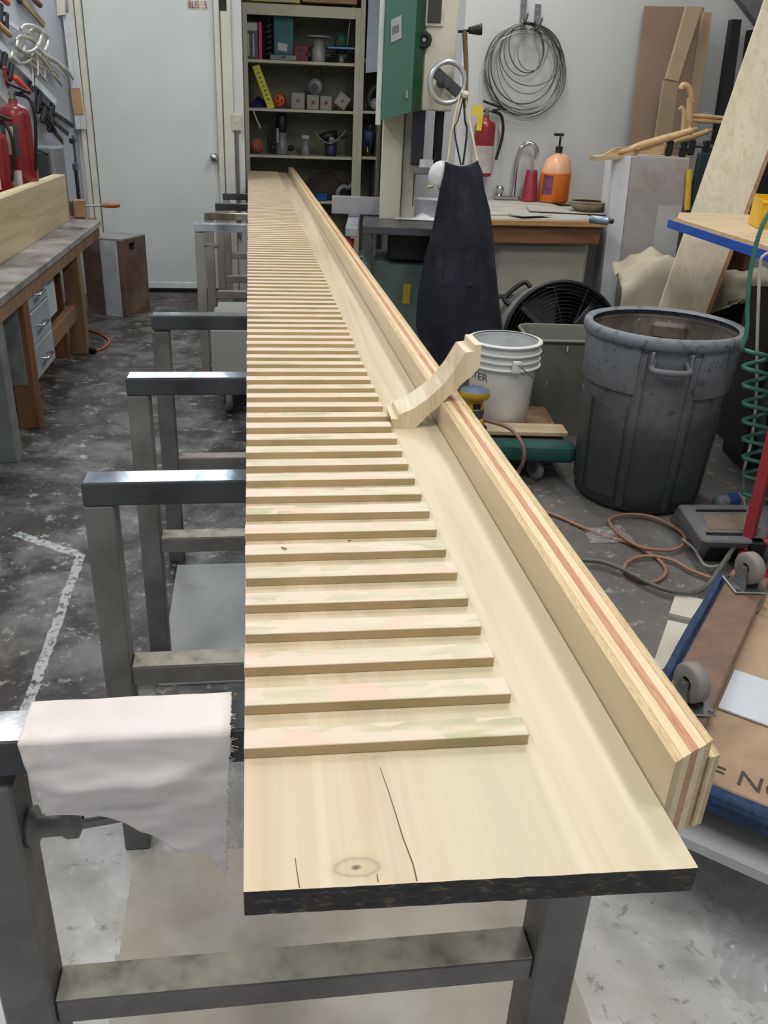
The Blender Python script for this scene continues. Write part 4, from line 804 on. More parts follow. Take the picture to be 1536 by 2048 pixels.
# handwheel
hc=Dp(895,165,3.97); b=B(); ax=Vector((.25,-1,.0)).normalized(); R=.078
M3=Vector((0,0,1)).rotation_difference(ax).to_matrix()
rim=[hc+M3@Vector((R*math.cos(a*math.pi/12),R*math.sin(a*math.pi/12),0)) for a in range(24)]; hw=B().tube(rim,.011,10,closed=True,sm=1).o('handwheel',plain('wheel_alu',s(204,206,208),.3,.6),bs,world=True)
d=Vector((.83,0,-.55)); d=(d-ax*d.dot(ax)).normalized(); B().box(hc-ax*.004,(R*2,.045,.012),rot=frame(d,ax.cross(d),ax),bev=.004).o('spoke',M_dkgrey,hw,world=True); B().cyl(hc-ax*.09,hc+ax*.014,.02,n=16).o('hub',M_dkgrey,hw,world=True)
hk=hc+d*R; B().cyl(hk,hk+ax*.05,.008,n=8).o('crank_pin',M_steel,hw,world=True); B().lathe([(0,0),(.012,0),(.016,.014),(.012,.03),(0,.033)],hk+ax*.04,14,axis=ax).o('crank_knob',plain('knob_white',s(214,212,204),.3),hw,world=True)
# long stick with black rubber head, hooked beside the handwheel
A=Dp(929,62,4.0);C=Dp(932,216,3.98); st=thing('push_stick','long brown stick with a black rubber head hanging beside the bandsaw','tool',C)
B().tube([A,(A+C)/2+Vector((.004,0,0)),C],lambda w:.011-.003*w,8).o('shaft',wood('stick_brown',s(120,98,70),s(84,64,44),scale=(20,20,2)),st,world=True); B().cyl(Dp(916,63,4.0),Dp(940,61,4.0),.006,n=8).o('cross_rod',M_dark,st,world=True); B().lathe([(0,0),(.012,0),(.014,.01),(.022,.045),(.022,.055),(0,.056)],Dp(937,61,4.0),14,axis=(1,0,.12)).o('rubber_head',M_blk,st,world=True)
# paper scrap on the table
b=B(); pp=F(822,440,TZ); t=b.grid(lambda u,v:(pp.x-.08+.20*u+.02*v,pp.y-.02+.16*v,TZ+.003+.028*max(0,nz(u*4,v*4,5)+.35)*(.4+u)*v),18,14).o('paper_towel',plain('towel_white',s(220,224,228),.9)); mono(t,'crumpled white paper towel on the bandsaw table','paper towel')
# ---- denim apron hanging from the handwheel crank
M_denim=plain('denim_dark',s(34,38,50),.9,var=.15,scale=7,bump=.2,dirt=s(66,68,74),dirt_amt=.22,dirt_scale=6); M_strap=plain('strap_cream',s(206,186,152),.8)
ap=thing('apron','dark denim apron hanging by cream straps from the bandsaw handwheel','apron',Dp(920,690,3.72)*1.0)
outl=[(322,890,955),(345,888,965),(375,880,968),(420,872,980),(470,862,986),(520,848,990),(560,840,994),(600,834,998),(650,832,1004),(700,846,1010),(730,862,1006)]
def apf(u,v):
    y=322+v*(735-322); 
    for k in range(len(outl)-1):
        if outl[k][0]<=y<=outl[k+1][0]+(6 if k==len(outl)-2 else 0):
            f=(y-outl[k][0])/(outl[k+1][0]-outl[k][0]); a=outl[k][1]+(outl[k+1][1]-outl[k][1])*f; c=outl[k][2]+(outl[k+1][2]-outl[k][2])*f; break
    Y=3.70+.03*math.sin(u*9+v*1.5)*(.3+v)+.02*nz(u*4,v*5)+.10*(2*u-1)**2*(.5)
    p=Dp(a+(c-a)*u,y+10*math.sin(u*3.14)*(1-v)**6,Y); return p
B().grid(apf,44,60,thick=.0025).o('panel',M_denim,ap,world=True)
hang=hk+ax*.03
def strap(pts,name='strap',r=.008,m=M_strap): B().tube(pts,r,6,rz=.35).o(name,m,ap,world=True)
strap([hang+Vector((-.012,-.0,.0)),Dp(912,225,3.9),Dp(902,275,3.82),Dp(895,330,3.76)]); strap([hang+Vector((.008,0,.0)),Dp(936,225,3.9),Dp(945,270,3.82),Dp(955,322,3.75)])
B().prism([apf(.30,.42)+Vector((0,-.02,0)),apf(.70,.42)+Vector((0,-.02,0)),apf(.70,.60)+Vector((0,-.02,0)),apf(.30,.60)+Vector((0,-.02,0))],(0,-.002,0)).o('pocket',M_denim,ap,world=True)
# black cord loop hanging with the apron
strap([hang+Vector((0,-.01,-.01)),Dp(916,240,3.85),Dp(909,262,3.82),Dp(922,330,3.78)],'neck_loop',.006,M_blk); strap([hang+Vector((0,-.012,-.005)),Dp(930,240,3.85),Dp(934,262,3.82),Dp(926,330,3.78)],'neck_loop',.006,M_blk)
# dust mask
mk=Dp(884,352,3.82); b=B(); mkt=thing('dust_mask','white dust mask hanging beside the denim apron','mask',mk-Vector((0,0,.05)))
b.lathe([(.062,0),(.060,.012),(.048,.034),(.03,.046),(0,.05)],mk,20,axis=(-.5,-.85,.1)); b.o('cup',plain('mask_white',s(224,228,232),.8),mkt,world=True); B().tube([mk+Vector((-.05,0,-.03)),mk+Vector((.0,-.05,-.06)),mk+Vector((.04,-.02,-.02))],.004,6).o('elastic',M_tagc,mkt,world=True)
a0=Dp(855,374,3.8);a1=Dp(884,369,3.8); B().cyl(a0,a1,.007,n=8).o('wooden_peg',wood('peg',s(206,180,140),s(180,150,110)),mkt,world=True)
# ============================================================ sink wall, counter and what stands on it
def SW_(x,y,off=0): return PL(x,y,U*(uS-off),U)
CZ=.86; cu=F(1000,439,CZ).dot(U); cvr=F(1221,445,CZ).dot(V); cvl=F(905,438,CZ).dot(V)
ct=thing('sink_counter','wooden counter with a dusty top and plastic sink basin under it, along the sink wall','counter',uv(cu,cvl),ALPHA)
M_ply0=wood('counter_ply',s(190,148,100),s(160,118,76),scale=(3,30,60)); M_cap=wood('counter_rail',s(140,98,66),s(108,72,46),scale=(2,20,20)); M_dust=plain('dusty_top',s(168,164,156),.8,var=.12,scale=5)
cw=cvr-cvl; cdp=uS-cu-.01
P=lambda nm,a,b_,c,d,e,f,m,bev=.003,par=None: B().box(((a+b_)/2,(c+d)/2,(e+f)/2),(b_-a,d-c,f-e),bev=bev).o(nm,m,par or ct)
P('worktop',0,cw,0,cdp,CZ-.03,CZ-.001,M_ply0); P('dust_sheet',.02,cw-.01,.02,cdp-.02,CZ-.001,CZ+.002,M_dust,0)
P('front_rail',.03,cw-.02,.03,.07,CZ-.12,CZ-.031,M_cap)
for a in (.05,): P('leg',a,a+.07,.04,.11,0,CZ-.12,M_oldwood)
M_plast=plain('basin_plastic',s(190,186,174),.5,var=.05); b0,b1=F(985,492,.7).dot(V)-cvl,F(1160,492,.7).dot(V)-cvl
P('basin',b0,b1,.12,.62,CZ-.42,CZ-.125,M_plast,.02); P('shade_panel',b1+.01,cw-.02,.30,.32,.05,CZ-.12,plain('void_shade',s(18,18,19),.8)); P('leg',cw-.09,cw-.03,.33,.39,0,CZ-.12,M_oldwood); P('basin_skirt',b0+.02,b1-.06,.14,.60,CZ-.60,CZ-.425,M_plast,.02)  # the black panel stands in for the shade in the void under the counter
# dusty offcuts on the counter
for k,(x,y,w_,d_,rz,lab) in enumerate(((960,424,.34,.30,.2,'dusty grey cardboard sheet on the counter behind the apron'),(1130,420,.42,.34,-.25,'dusty grey cardboard sheet on the counter in front of the orange jug'),(1060,430,.2,.12,.4,'small dusty wood scrap near the counter edge'))):
    p=F(x,y,CZ+.003+.0045*k); t=B().box((0,0,.002),(w_,d_,.004),bev=.001).o('dusty_sheet',M_dust); t.matrix_basis=Matrix.Translation(p)@RZ(ALPHA+rz); tag(t,lab,'sheet')
random.seed(11)
# faucet
fp=F(1020,398,CZ+.003)-U*.06; t=thing('faucet','chrome gooseneck faucet with two handles on the counter','faucet',fp,ALPHA)
B().box((0,0,.012),(.24,.06,.024),bev=.008).o('base',M_chrome,t); B().tube([(.0,0,.02),(.0,0,.20),(.02,0,.30),(.07,-.01,.33),(.11,-.02,.30),(.112,-.02,.24)],.013,10).o('spout',M_chrome,t)
for sg in (-1,1): B().lathe([(0,0),(.022,0),(.018,.03),(.028,.04),(.022,.06),(0,.062)],(sg*.09,0,.02),12).o('handle',M_chrome,t)
p=F(1057,402,CZ+.004); t=thing('red_cup','red plastic cup standing upside down on the counter','cup',p)
hh=Dp(1057,341,p.y).z-CZ; r=(Dp(1074,400,p.y).x-Dp(1041,400,p.y).x)/2
B().lathe([(r*.95,0),(r,.006),(r*.97,.012),(r*.66,hh-.006),(r*.6,hh),(0,hh)],n=24).o('cup_wall',plain('cup_red',s(146,40,56),.35),t); B().lathe([(r*.98,.0),(r*1.04,.005),(r*.98,.012)],n=24).o('lip',MATS['cup_red'],t)
# orange jug with pump
p=F(1105,404,CZ+.004); t=thing('soap_jug','orange hand-cleaner jug with a black pump on the counter','jug',p,.1); R=(Dp(1136,370,p.y).x-Dp(1076,370,p.y).x)/2; hh=Dp(1105,310,p.y).z-CZ
M_jug=plain('jug_orange',s(226,118,44),.35,var=.06); M_jugp=plain('jug_clear_top',s(222,168,130),.35)
B().lathe([(0,0),(R*.9,0),(R,.012),(R,hh*.62)],n=28).o('filled_body',M_jug,t); B().lathe([(R,hh*.62),(R*.96,hh*.70),(R*.72,hh*.90),(R*.35,hh*.99),(.02,hh),(.02,hh+.02)],n=28).o('shoulder',M_jugp,t)
B().tube([(R*.75,0,hh*.72),(R*.62,-.02,hh*.9),(R*.2,-.01,hh*.98)],.014,8).o('grip',M_jugp,t)
b=B(); b.cyl((0,0,hh+.01),(0,0,hh+.045),.022,n=14); b.cyl((0,0,hh+.04),(0,0,hh+.10),.007,n=8); b.box((-.012,0,hh+.11),(.06,.022,.016),bev=.004); b.o('pump',M_blk,t)
b=B(); b.grid(lambda u,v:((R+.001)*math.cos(-2.75+u*.75),(R+.001)*math.sin(-2.75+u*.75),hh*.18+v*hh*.40),8,1); b.o('label',plain('jug_label',s(120,66,92),.5,var=.25,scale=30),t)
# right end of counter: bowl, bottle, cable
p=F(1172,425,CZ+.004); t=thing('shallow_bowl','dusty tan bowl at the end of the counter','bowl',p); B().lathe([(.0,0),(.05,0),(.09,.03),(.105,.055),(.10,.055),(.085,.03),(.045,.008),(0,.008)],n=24).o('bowl_wall',plain('bowl_tan',s(150,136,112),.7),t); B().lathe([(.09,.055),(.107,.055),(.107,.061),(.09,.061)],n=24).o('rim',MATS['bowl_tan'],t)
p=F(1200,436,CZ+.032); t=thing('spray_can','silver and blue spray can lying at the counter end','can',p-Vector((0,0,.03)),ALPHA-.75); B().lathe([(0,-.05),(.018,-.05),(.02,-.046),(.02,.045),(.013,.055),(0,.055)],(0,0,.02),16,axis=(1,0,0)).o('can_body',plain('can_silver',s(150,166,184),.3,.5,var=.3),t); B().cyl((.055,0,.02),(.07,0,.02),.012,n=12).o('cap',M_blk,t)
cb=[F(x,y,z) for x,y,z in ((1132,396,CZ+.008),(1150,386,CZ+.03),(1172,390,CZ+.015),(1190,396,CZ+.01),(1205,384,CZ+.05),(1196,376,CZ+.06),(1185,388,CZ+.02))]
ob=B().tube(cb,.006,8).o('black_cable',M_blk); mono(ob,'black cable looped on the counter behind the bowl','cable')
# fire extinguisher on the sink wall
p=SW_(962,352,.075); Hh=SW_(962,196,.075).z-p.z
t=extinguisher(p,Hh,.062,'small red and white fire extinguisher with a yellow tag, on the sink wall',rz=ALPHA,full=False)
B().lathe([(.0632,.02),(.0632,Hh*.40)],n=24).o('white_label',plain('ext_label',s(186,178,176),.5),t)
q=t.matrix_basis.inverted()
A=[q@SW_(x,y,.15) for x,y in ((945,210),(966,211),(966,232),(962,262),(952,260),(955,232),(943,228))]; B().prism(A,(0,-.003,0)).o('yellow_tag',plain('tag_yellow',s(222,200,70),.6),t); B().box((0,.055,Hh*.5),(.04,.03,.02)).o('bracket',M_dark,t)
# coil of old bandsaw blades and wire on hooks
wc=SW_(1060,50,.06); t=thing('wire_coil','big loose coil of grey bandsaw blades hanging on the sink wall hooks','coil',SW_(1050,235,.05),ALPHA,None); q=t.matrix_basis.inverted(); random.seed(5)
M_wire=plain('blade_steel',s(96,98,98),.4,.6,var=.2); M_wire2=plain('blade_pale',s(150,148,142),.4,.5,var=.2)
for k,(cx,cy,rx,ry,rr,tl) in enumerate(((1049,138,80,92,.0055,.05),(1051,140,74,94,.006,0),(1046,134,76,86,.004,-.06),(1054,137,76,90,.005,.08),(1050,146,82,88,.004,.02),(1048,128,66,80,.006,.1),(1056,132,62,84,.004,-.1),(1062,110,62,62,.004,.15),(1052,96,34,50,.005,-.1),(1066,98,30,44,.005,.2),(1048,100,40,52,.0035,.1),(1054,118,56,70,.003,-.05),(1046,150,78,84,.005,0))):
    pts=[]
    for a in range(20):
        th=a*math.pi/10; x=rx*math.cos(th); y=ry*math.sin(th); xx=x*math.cos(tl)-y*math.sin(tl); yy=x*math.sin(tl)+y*math.cos(tl)
        pts.append(q@SW_(cx+xx,cy+yy,.025+.005*k+.006*math.sin(th*2+k)))
    B().tube(pts,rr*.7,6,closed=True,sm=2).o('blade_loop',M_wire if k%3 else M_wire2,t)
B().tube([q@SW_(1051,38,.02),q@SW_(1050,45,.1),q@SW_(1068,48,.1),q@SW_(1070,44,.02)],.008,6).o('wire_tie',M_dark,t)
for k,(pp,lab) in enumerate((([(1042,-8),(1053,-8),(1048,43),(1039,43)],'flat steel hook bracket above the wire coil, longer one'),([(1070,8),(1081,10),(1076,52),(1067,52)],'flat steel hook bracket above the wire coil, shorter slanted one'))):
    t2=thing('wall_hook',lab,'hook',SW_(*pp[3],.0),0,'coil hooks'); B().prism([SW_(x,y,.004) for x,y in pp],-U*.02).o('strap',M_steel,t2,world=True); A=SW_((pp[2][0]+pp[3][0])/2,pp[2][1]-1,.02); B().tube([A,A-U*.07+Vector((0,0,-.012)),A-U*.11+Vector((0,0,.03))],.006,6).o('prong',M_steel,t2,world=True)
    for f in (.25,.6): B().cyl(SW_(pp[0][0]+5,pp[0][1]+ (pp[3][1]-pp[0][1])*f,.024),SW_(pp[0][0]+5,pp[0][1]+(pp[3][1]-pp[0][1])*f,.028),.008,n=8).o('screw',M_chrome,t2,world=True)
# cardboard sheets and strips leaning in the corner behind the counter
M_card=plain('cardboard',s(140,118,98),.85,var=.06,scale=3); M_card2=plain('cardboard_light',s(160,138,112),.85,var=.06,scale=3)
def lean(name,px,off0,off1,th,mat,lab,cat='cardboard',parts=None):
    # px: top-left, top-right, bottom-right, bottom-left; lower edge stands off the wall
    A=[SW_(*px[0],off1),SW_(*px[1],off1),SW_(*px[2],off0),SW_(*px[3],off0)]
    t=B().prism(A,-U*th).o(name,mat); return mono(t,lab,cat)
lean('cardboard_sheet',((1288,12),(1408,15),(1352,402),(1246,402)),.30,.06,.006,M_card,'wide brown cardboard sheet leaning on the wall behind the white pedestal')
lean('cardboard_strip',((1370,13),(1400,15),(1353,163),(1329,158)),.32,.16,.025,M_card2,'upper folded cardboard strip in front of the wide brown sheet')
lean('cardboard_strip',((1325,161),(1354,165),(1322,402),(1290,402)),.40,.34,.02,M_card2,'lower folded cardboard strip in front of the wide brown sheet')
lean('cardboard_strip',((1404,24),(1419,27),(1366,402),(1348,402)),.36,.10,.03,M_card2,'narrow cardboard strip at the right of the wide brown sheet')
def bar(name,px,off0,off1,th,mat,lab): return lean(name,px,off0,off1,th,mat,lab,'bar')
bar('black_channel',((1457,40),(1475,40),(1426,430),(1400,430)),.30,.05,.05,plain('black_steel',s(34,34,38),.5,.3),'black steel channel leaning on the wall beside the cardboard')
bar('black_channel',((1492,61),(1512,60),(1470,430),(1444,430)),.34,.05,.05,MATS['black_steel'],'black steel channel leaning on the wall right behind the poplar board')
bar('black_channel',((1520,20),(1545,20),(1530,430),(1500,430)),.30,.05,.05,MATS['black_steel'],'black steel channel leaning on the wall, half hidden by the poplar board')
# low shelf that carries the leaning sheets
t=thing('low_shelf','dark low shelf behind the white pedestal that carries the leaning sheets','shelf',uv(uS-.48,cvr+.03),ALPHA); B().box((.62,.24,.83),(1.2,.44,.03),bev=.002).o('shelf_board',M_oldwood2,t)
for a in (.04,1.2): B().box((a,.24,.407),(.04,.4,.814)).o('side_panel',M_oldwood2,t)
# white pedestal
YP=4.72; M_ped=plain('pedestal_white',s(214,216,222),.5,var=.04); M_pedf=plain('pedestal_stained',s(170,166,164),.6,var=.12,scale=3,dirt=s(150,116,98),dirt_amt=.2,dirt_scale=2.2)
a0,a1=Dp(1264,312,YP),Dp(1382,310,YP); zt_=a0.z; b0_=Dp(1247,460,YP); sl_=(a0.x-b0_.x)/(a0.z-b0_.z); e1_=Dp(1346,560,YP); sr_=(a1.x-e1_.x)/(a1.z-e1_.z)
L0=a0.x-sl_*zt_; R0=a1.x-sr_*zt_
pd=thing('white_pedestal','tall tapered white pedestal stained with overspray, clutter on its top','pedestal',((L0+R0)/2,YP+.15,0))
B().hexa([(L0,YP,0),(R0,YP,0),(R0,YP+.3,0),(L0-.05,YP+.3,0),(a0.x,YP,zt_),(a1.x,YP,zt_),(a1.x,YP+.3,zt_),(a0.x-.05,YP+.3,zt_)],.004).o('body',M_pedf,pd,world=True)
B().hexa([(L0-.075,YP+.05,0),(L0-.004,YP-.004,0),(L0-.003,YP+.004,0),(L0-.06,YP+.3,0),(a0.x-.075,YP+.05,zt_),(a0.x-.004,YP-.004,zt_),(a0.x-.003,YP+.004,zt_),(a0.x-.06,YP+.3,zt_)]).o('side_face',M_ped,pd,world=True)
f0,f1=.55,.98; g=lambda f,z:(L0+(R0-L0)*f+(sl_*z if f<.5 else sr_*z)*1.0,YP-.003,z)
B().prism([g(.55,zt_*.1),g(.97,zt_*.1),g(.97,zt_*.80),g(.55,zt_*.80)],(0,.002,0)).o('pale_panel',plain('pale_panel',s(188,188,188),.5,var=.05),pd,world=True)
# clutter on the pedestal
M_birch=wood('turned_birch',s(204,170,128),s(178,142,100),scale=(6,30,30))
def turned(a,c,lab,r=.018,Y0=4.75,Y1=4.75):
    A=Dp(*a,Y0);C=Dp(*c,Y1); t=thing('turned_leg',lab,'leg',A); L=(C-A).length
    B().lathe([(0,0),(r*.7,0),(r*.9,L*.05),(r*.75,L*.12),(r*1.15,L*.3),(r,L*.62),(r*.8,L*.90),(r*1.05,L*.92),(r*.6,L*.94),(r*.6,L),(0,L)],A,12,axis=C-A).o('spindle',M_birch,t,world=True); B().cyl(A-(C-A).normalized()*.02,A,r*.55,n=10).o('tenon',M_birch,t,world=True); return t
turned((1236,306),(1394,258),'long turned wooden leg lying slanted on the pedestal',.020); turned((1300,300),(1424,260),'second turned wooden leg lying behind the long one on the pedestal',.016,4.85,4.9)
turned((1382,231),(1452,236),'upper thin wooden rod sticking out beside the cardboard',.011,4.95,4.95); turned((1382,240),(1452,245),'lower thin wooden rod sticking out beside the cardboard',.011,4.95,4.95)
A=[Dp(x,y,4.74) for x,y in ((1204,312),(1232,296),(1330,288),(1328,306),(1318,311),(1282,308),(1240,318),(1206,320))]; t=thing('carved_bracket','carved wooden bracket lying on the pedestal under the turned legs','bracket',A[0]); B().prism(A,(0,.03,0)).o('body',M_birch,t,world=True); B().cyl(Dp(1276,295,4.735),Dp(1276,295,4.71),.012,n=10).o('peg',M_birch,t,world=True)
A=[Dp(x,y,4.72) for x,y in ((1190,313),(1236,310),(1238,318),(1190,322))]; mono(B().prism(A,(0,.12,0)).o('wood_offcut',M_beam),'thin flat wood offcut sticking out over the pedestal edge','offcut')
pts=[Dp(x,y,4.9) for x,y in ((1362,178),(1366,170),(1376,174),(1382,190),(1384,205))]; t=thing('chair_arm','curved wooden chair arm standing among the cardboard on the pedestal','chair arm',Dp(1375,300,4.9)); B().tube(pts,.015,10).o('curved_arm',M_birch,t,world=True); B().tube([Dp(1380,195,4.9),Dp(1378,240,4.9),Dp(1372,305,4.9)],.018,8).o('post',M_birch,t,world=True); B().tube([Dp(1360,215,4.88),Dp(1368,225,4.88),Dp(1366,262,4.88)],.012,8).o('rail',M_birch,t,world=True)
for k,(x0,x1,y,lab) in enumerate(((1332,1378,292,'black pipe clamp with steel jaw on the pedestal, beside the carved bracket'),(1376,1424,290,'black pipe clamp at the right end of the pedestal clutter'))):
    p0,p1=Dp(x0,y,4.78),Dp(x1,y+3,4.78); t=thing('pipe_clamp',lab,'clamp',p0-Vector((0,0,.03))); B().cyl(p0,p1,.011,n=10).o('pipe',M_steel,t,world=True)
    for f in (.15,.75): B().box(p0+(p1-p0)*f+Vector((0,0,-.01)),(.035,.03,.075),bev=.006).o('jaw',M_blk,t,world=True)
# things standing between pedestal and poplar board
p0,p1=Dp(1379,338,4.69),Dp(1374,420,4.67); t=thing('yellow_clamp','dark clamp with a yellow grip standing beside the pedestal','clamp',Vector((p1.x,p1.y,.0))); B().tube([p0,(p0+p1)/2,p1],.016,8).o('grip',plain('grip_yellow',s(212,176,50),.5),t,world=True); B().box((p1.x+.055,p1.y+.04,.6),(.07,.05,1.2),bev=.004).o('frame',plain('clamp_dark_teal',s(40,58,62),.5),t,world=True)
a_=Dp(1405,320,4.7); mono(B().cyl((a_.x+.02,4.64,0),(a_.x+.04,4.7,a_.z),.016,n=12).o('steel_pipe',plain('pipe_grey',s(160,164,166),.35,.6)),'thin grey steel pipe standing beside the pedestal','pipe')
# ============================================================ right foreground: bins, fan, table, dollies
# drum fan
fc=Dp(1122,686,4.14); fa=Vector((.12,-1,.28)).normalized(); FR=.295; fn=thing('drum_fan','large black drum fan with wire grille under the counter','fan',(fc.x,fc.y+.1,0))
M3=Vector((0,0,1)).rotation_difference(fa).to_matrix()
def fp_(r,a,d=0): return fc+M3@Vector((r*math.cos(a),r*math.sin(a),d))
M_fan=plain('fan_black',s(26,27,28),.45,.2); M_fand=plain('fan_dusty',s(112,112,110),.6,var=.3,scale=6,dirt=s(40,40,42),dirt_amt=.4)
B().lathe([(FR-.004,-.24),(FR+.012,-.24),(FR+.012,.0),(FR-.004,.0)],fc,40,axis=fa).o('drum',M_fand,fn,world=True)
B().tube([fp_(FR,a*math.pi/20,.01) for a in range(40)],.011,8,closed=True,sm=1).o('front_ring',M_fan,fn,world=True)
for k in range(1,16): B().tube([fp_(FR*k/16,a*math.pi/16,.02+.03*(1-(k/16)**2)) for a in range(32)],.0017,4,closed=True,sm=1).o('grille_ring',M_fan,fn,world=True)
for k in range(10): B().tube([fp_(.02,k*math.pi/5,.052),fp_(FR*.5,k*math.pi/5,.044),fp_(FR,k*math.pi/5,.012)],.0035,5).o('grille_spoke',M_fan,fn,world=True)
for k in range(4):
    a=k*math.pi/2+.5; b=B(); b.grid(lambda u,v:fp_(.05+.22*v,a+(u-.5)*(1.0),-.10+.07*(u-.5)+.0),8,6,thick=.003); b.o('blade',plain('blade_grey',s(96,98,100),.4,.3),fn,world=True)
B().lathe([(0,-.232),(FR-.006,-.232),(FR-.006,-.228),(0,-.228)],fc,32,axis=fa).o('dark_backing',M_blk,fn,world=True)  # black disc added behind the blades to paint the drum's inside dark
B().lathe([(0,-.16),(.055,-.16),(.055,-.04),(0,-.035)],fc,18,axis=fa).o('motor',M_fan,fn,world=True)
B().tube([fp_(FR+.02,math.pi*.5+1.6,-.1),fp_(FR+.05,math.pi*.5+1.75,-.12),(fc.x-.25,fc.y+.1,.02),(fc.x+.25,fc.y+.1,.02),fp_(FR+.05,math.pi*.5-1.75,-.12),fp_(FR+.02,math.pi*.5-1.6,-.1)],.014,8).o('stand',M_fan,fn,world=True)
h0=Dp(1000,600,4.05); B().tube([fp_(FR+.012,2.6,-.10),fp_(FR+.05,2.55,-.12),fp_(FR+.05,2.2,-.12),fp_(FR+.012,2.15,-.10)],.012,8).o('carry_handle',M_fan,fn,world=True)
# ---- trash can
cx,cy=1.087,3.06; CHT=.68; R1,R0=.277,.232
def mat_can():
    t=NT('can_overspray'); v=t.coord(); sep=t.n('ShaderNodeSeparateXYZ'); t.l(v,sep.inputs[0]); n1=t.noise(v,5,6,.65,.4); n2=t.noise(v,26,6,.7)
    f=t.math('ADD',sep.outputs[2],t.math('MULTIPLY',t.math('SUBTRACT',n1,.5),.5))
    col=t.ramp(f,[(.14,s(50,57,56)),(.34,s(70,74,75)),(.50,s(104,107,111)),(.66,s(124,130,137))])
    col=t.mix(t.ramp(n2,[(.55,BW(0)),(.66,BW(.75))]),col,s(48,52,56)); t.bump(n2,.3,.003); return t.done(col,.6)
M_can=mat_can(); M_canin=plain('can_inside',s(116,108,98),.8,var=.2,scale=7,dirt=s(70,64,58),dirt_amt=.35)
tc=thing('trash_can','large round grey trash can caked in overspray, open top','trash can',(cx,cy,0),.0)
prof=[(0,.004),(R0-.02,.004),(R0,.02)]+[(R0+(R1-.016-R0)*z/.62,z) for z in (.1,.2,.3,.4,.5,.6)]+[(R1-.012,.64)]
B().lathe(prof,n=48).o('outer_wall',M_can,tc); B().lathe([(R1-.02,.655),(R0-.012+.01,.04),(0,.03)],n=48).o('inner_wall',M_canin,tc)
B().lathe([(R1-.022,.645),(R1-.006,.635),(R1+.006,.640),(R1+.010,.66),(R1+.006,.678),(R1-.008,.682),(R1-.022,.672)],n=56).o('rim',M_can,tc)
def rad(z): return R0+(R1-.016-R0)*z/.62
def patch(name,a0,a1,z0,z1,th,mat=M_can,n=14):
    b=B()
    def pt(a,z,o): r=rad(z)+o; return Vector((r*math.cos(a),r*math.sin(a),z))
    m=n+1; A=[a0+(a1-a0)*i/n for i in range(m)]
    vs=[pt(a,z0,-.004) for a in A]+[pt(a,z0,th) for a in A]+[pt(a,z1,th) for a in A]+[pt(a,z1,-.004) for a in A]; fs=[]
    for k in range(3):
        for i in range(n): fs.append((k*m+i,k*m+i+1,(k+1)*m+i+1,(k+1)*m+i))
    fs+=[(0,m,2*m,3*m),(m-1,4*m-1,3*m-1,2*m-1)]; b._new(vs,fs,False); return b.o(name,mat,tc)
D_=math.radians; fa_=-100 # the front handle faces the camera
def hf(a): return D_(fa_+a)
patch('upper_band',hf(-160),hf(-22),.47,.645,.011,n=24); patch('upper_band',hf(22),hf(160),.47,.645,.011,n=24)
for a0,a1 in ((-156,-110),(-100,-62),(-56,-26),(26,56),(62,100),(110,156)): patch('side_panel',hf(a0),hf(a1),.06,.415,.006)
for a in (-20,20): patch('rib',hf(a-3),hf(a+3),.03,.62,.006,n=3)
for sg in (0,180):
    b=B(); g=lambda a,o,z:Vector(((rad(z)+o)*math.cos(hf(a+sg)),(rad(z)+o)*math.sin(hf(a+sg)),z))
    b.tube([g(-12,.0,.60),g(-12,.035,.575),g(0,.042,.572),g(12,.035,.575),g(12,.0,.60)],.012,8,sm=3); b.o('handle',M_can,tc)
    for a in (-13,13): B().box(g(a,.012,.60),(.012,.04,.07),rot=RZ(hf(a+sg)+math.pi/2),bev=.003).o('handle_lug',M_can,tc)
b=B(); b.box((.10,R1-.06,.60),(.13,.05,.06),rot=RZ(-.35),bev=.01); b.o('inner_lug',M_canin,tc)
# ---- dolly with green padding, board, sander, bucket; grey bin
dl_z=.165; dc=Dp(1157,905,3.12); dol=thing('padded_dolly','low dolly with dark green padded edge carrying a bucket and a sander','dolly',(.50,3.32,0),.0)
dx0,dx1=.14,dc.x-.014; M_pad=plain('pad_green',s(26,78,72),.7,var=.15,scale=9,bump=.3); 
wboxd=lambda nm,a,b_,c,d,e,f,m,bev=.004,seg=1:B().box(((a+b_)/2,(c+d)/2,(e+f)/2),(b_-a,d-c,f-e),bev=bev,seg=seg).o(nm,m,dol,world=True)
wboxd('deck',dx0,dx1-.03,3.16,3.62,.135,dl_z-.003,M_oldwood); wboxd('pad',dx0,dx1,3.08,3.17,.10,dl_z+.012,M_pad,.028,3); wboxd('pad',dx0,dx1-.2,3.60,3.68,.10,dl_z+.012,M_pad,.028,3); wboxd('cross_batten',dx1-.10,dx1-.02,3.18,3.6,.105,.134,M_oldwood)
for q in ((dx1-.14,3.16),(dx1-.14,3.56),(dx0+.08,3.16),(dx0+.08,3.56)): caster(dol,(q[0]-.5,q[1]-3.32,0),.045,.024,rz=.5,mat=plain('caster_grey',s(120,118,114),.6))
pbz=dl_z+.013; bl=F(940,866,pbz+.02); br=F(1137,866,pbz+.02)
t=B().box((0,0,.009),(.62,.105,.018),bev=.002).o('plywood_strip',wood('strip_ply',s(206,186,154),s(186,162,128),scale=(4,30,60))); t.matrix_basis=Matrix.Translation(Vector((br.x-.31,br.y+.05,pbz)))@RZ(.03); tag(t,'pale plywood strip lying across the padded dolly','board')
sp=F(946,866,pbz+.018); t=thing('orbital_sander','yellow and black random orbital sander standing on the plywood strip','sander',(sp.x,sp.y+.055,pbz+.018),.2); k=1.03
M_say=plain('sander_yellow',s(206,158,44),.45); M_sab=plain('sander_grey',s(70,76,88),.5)
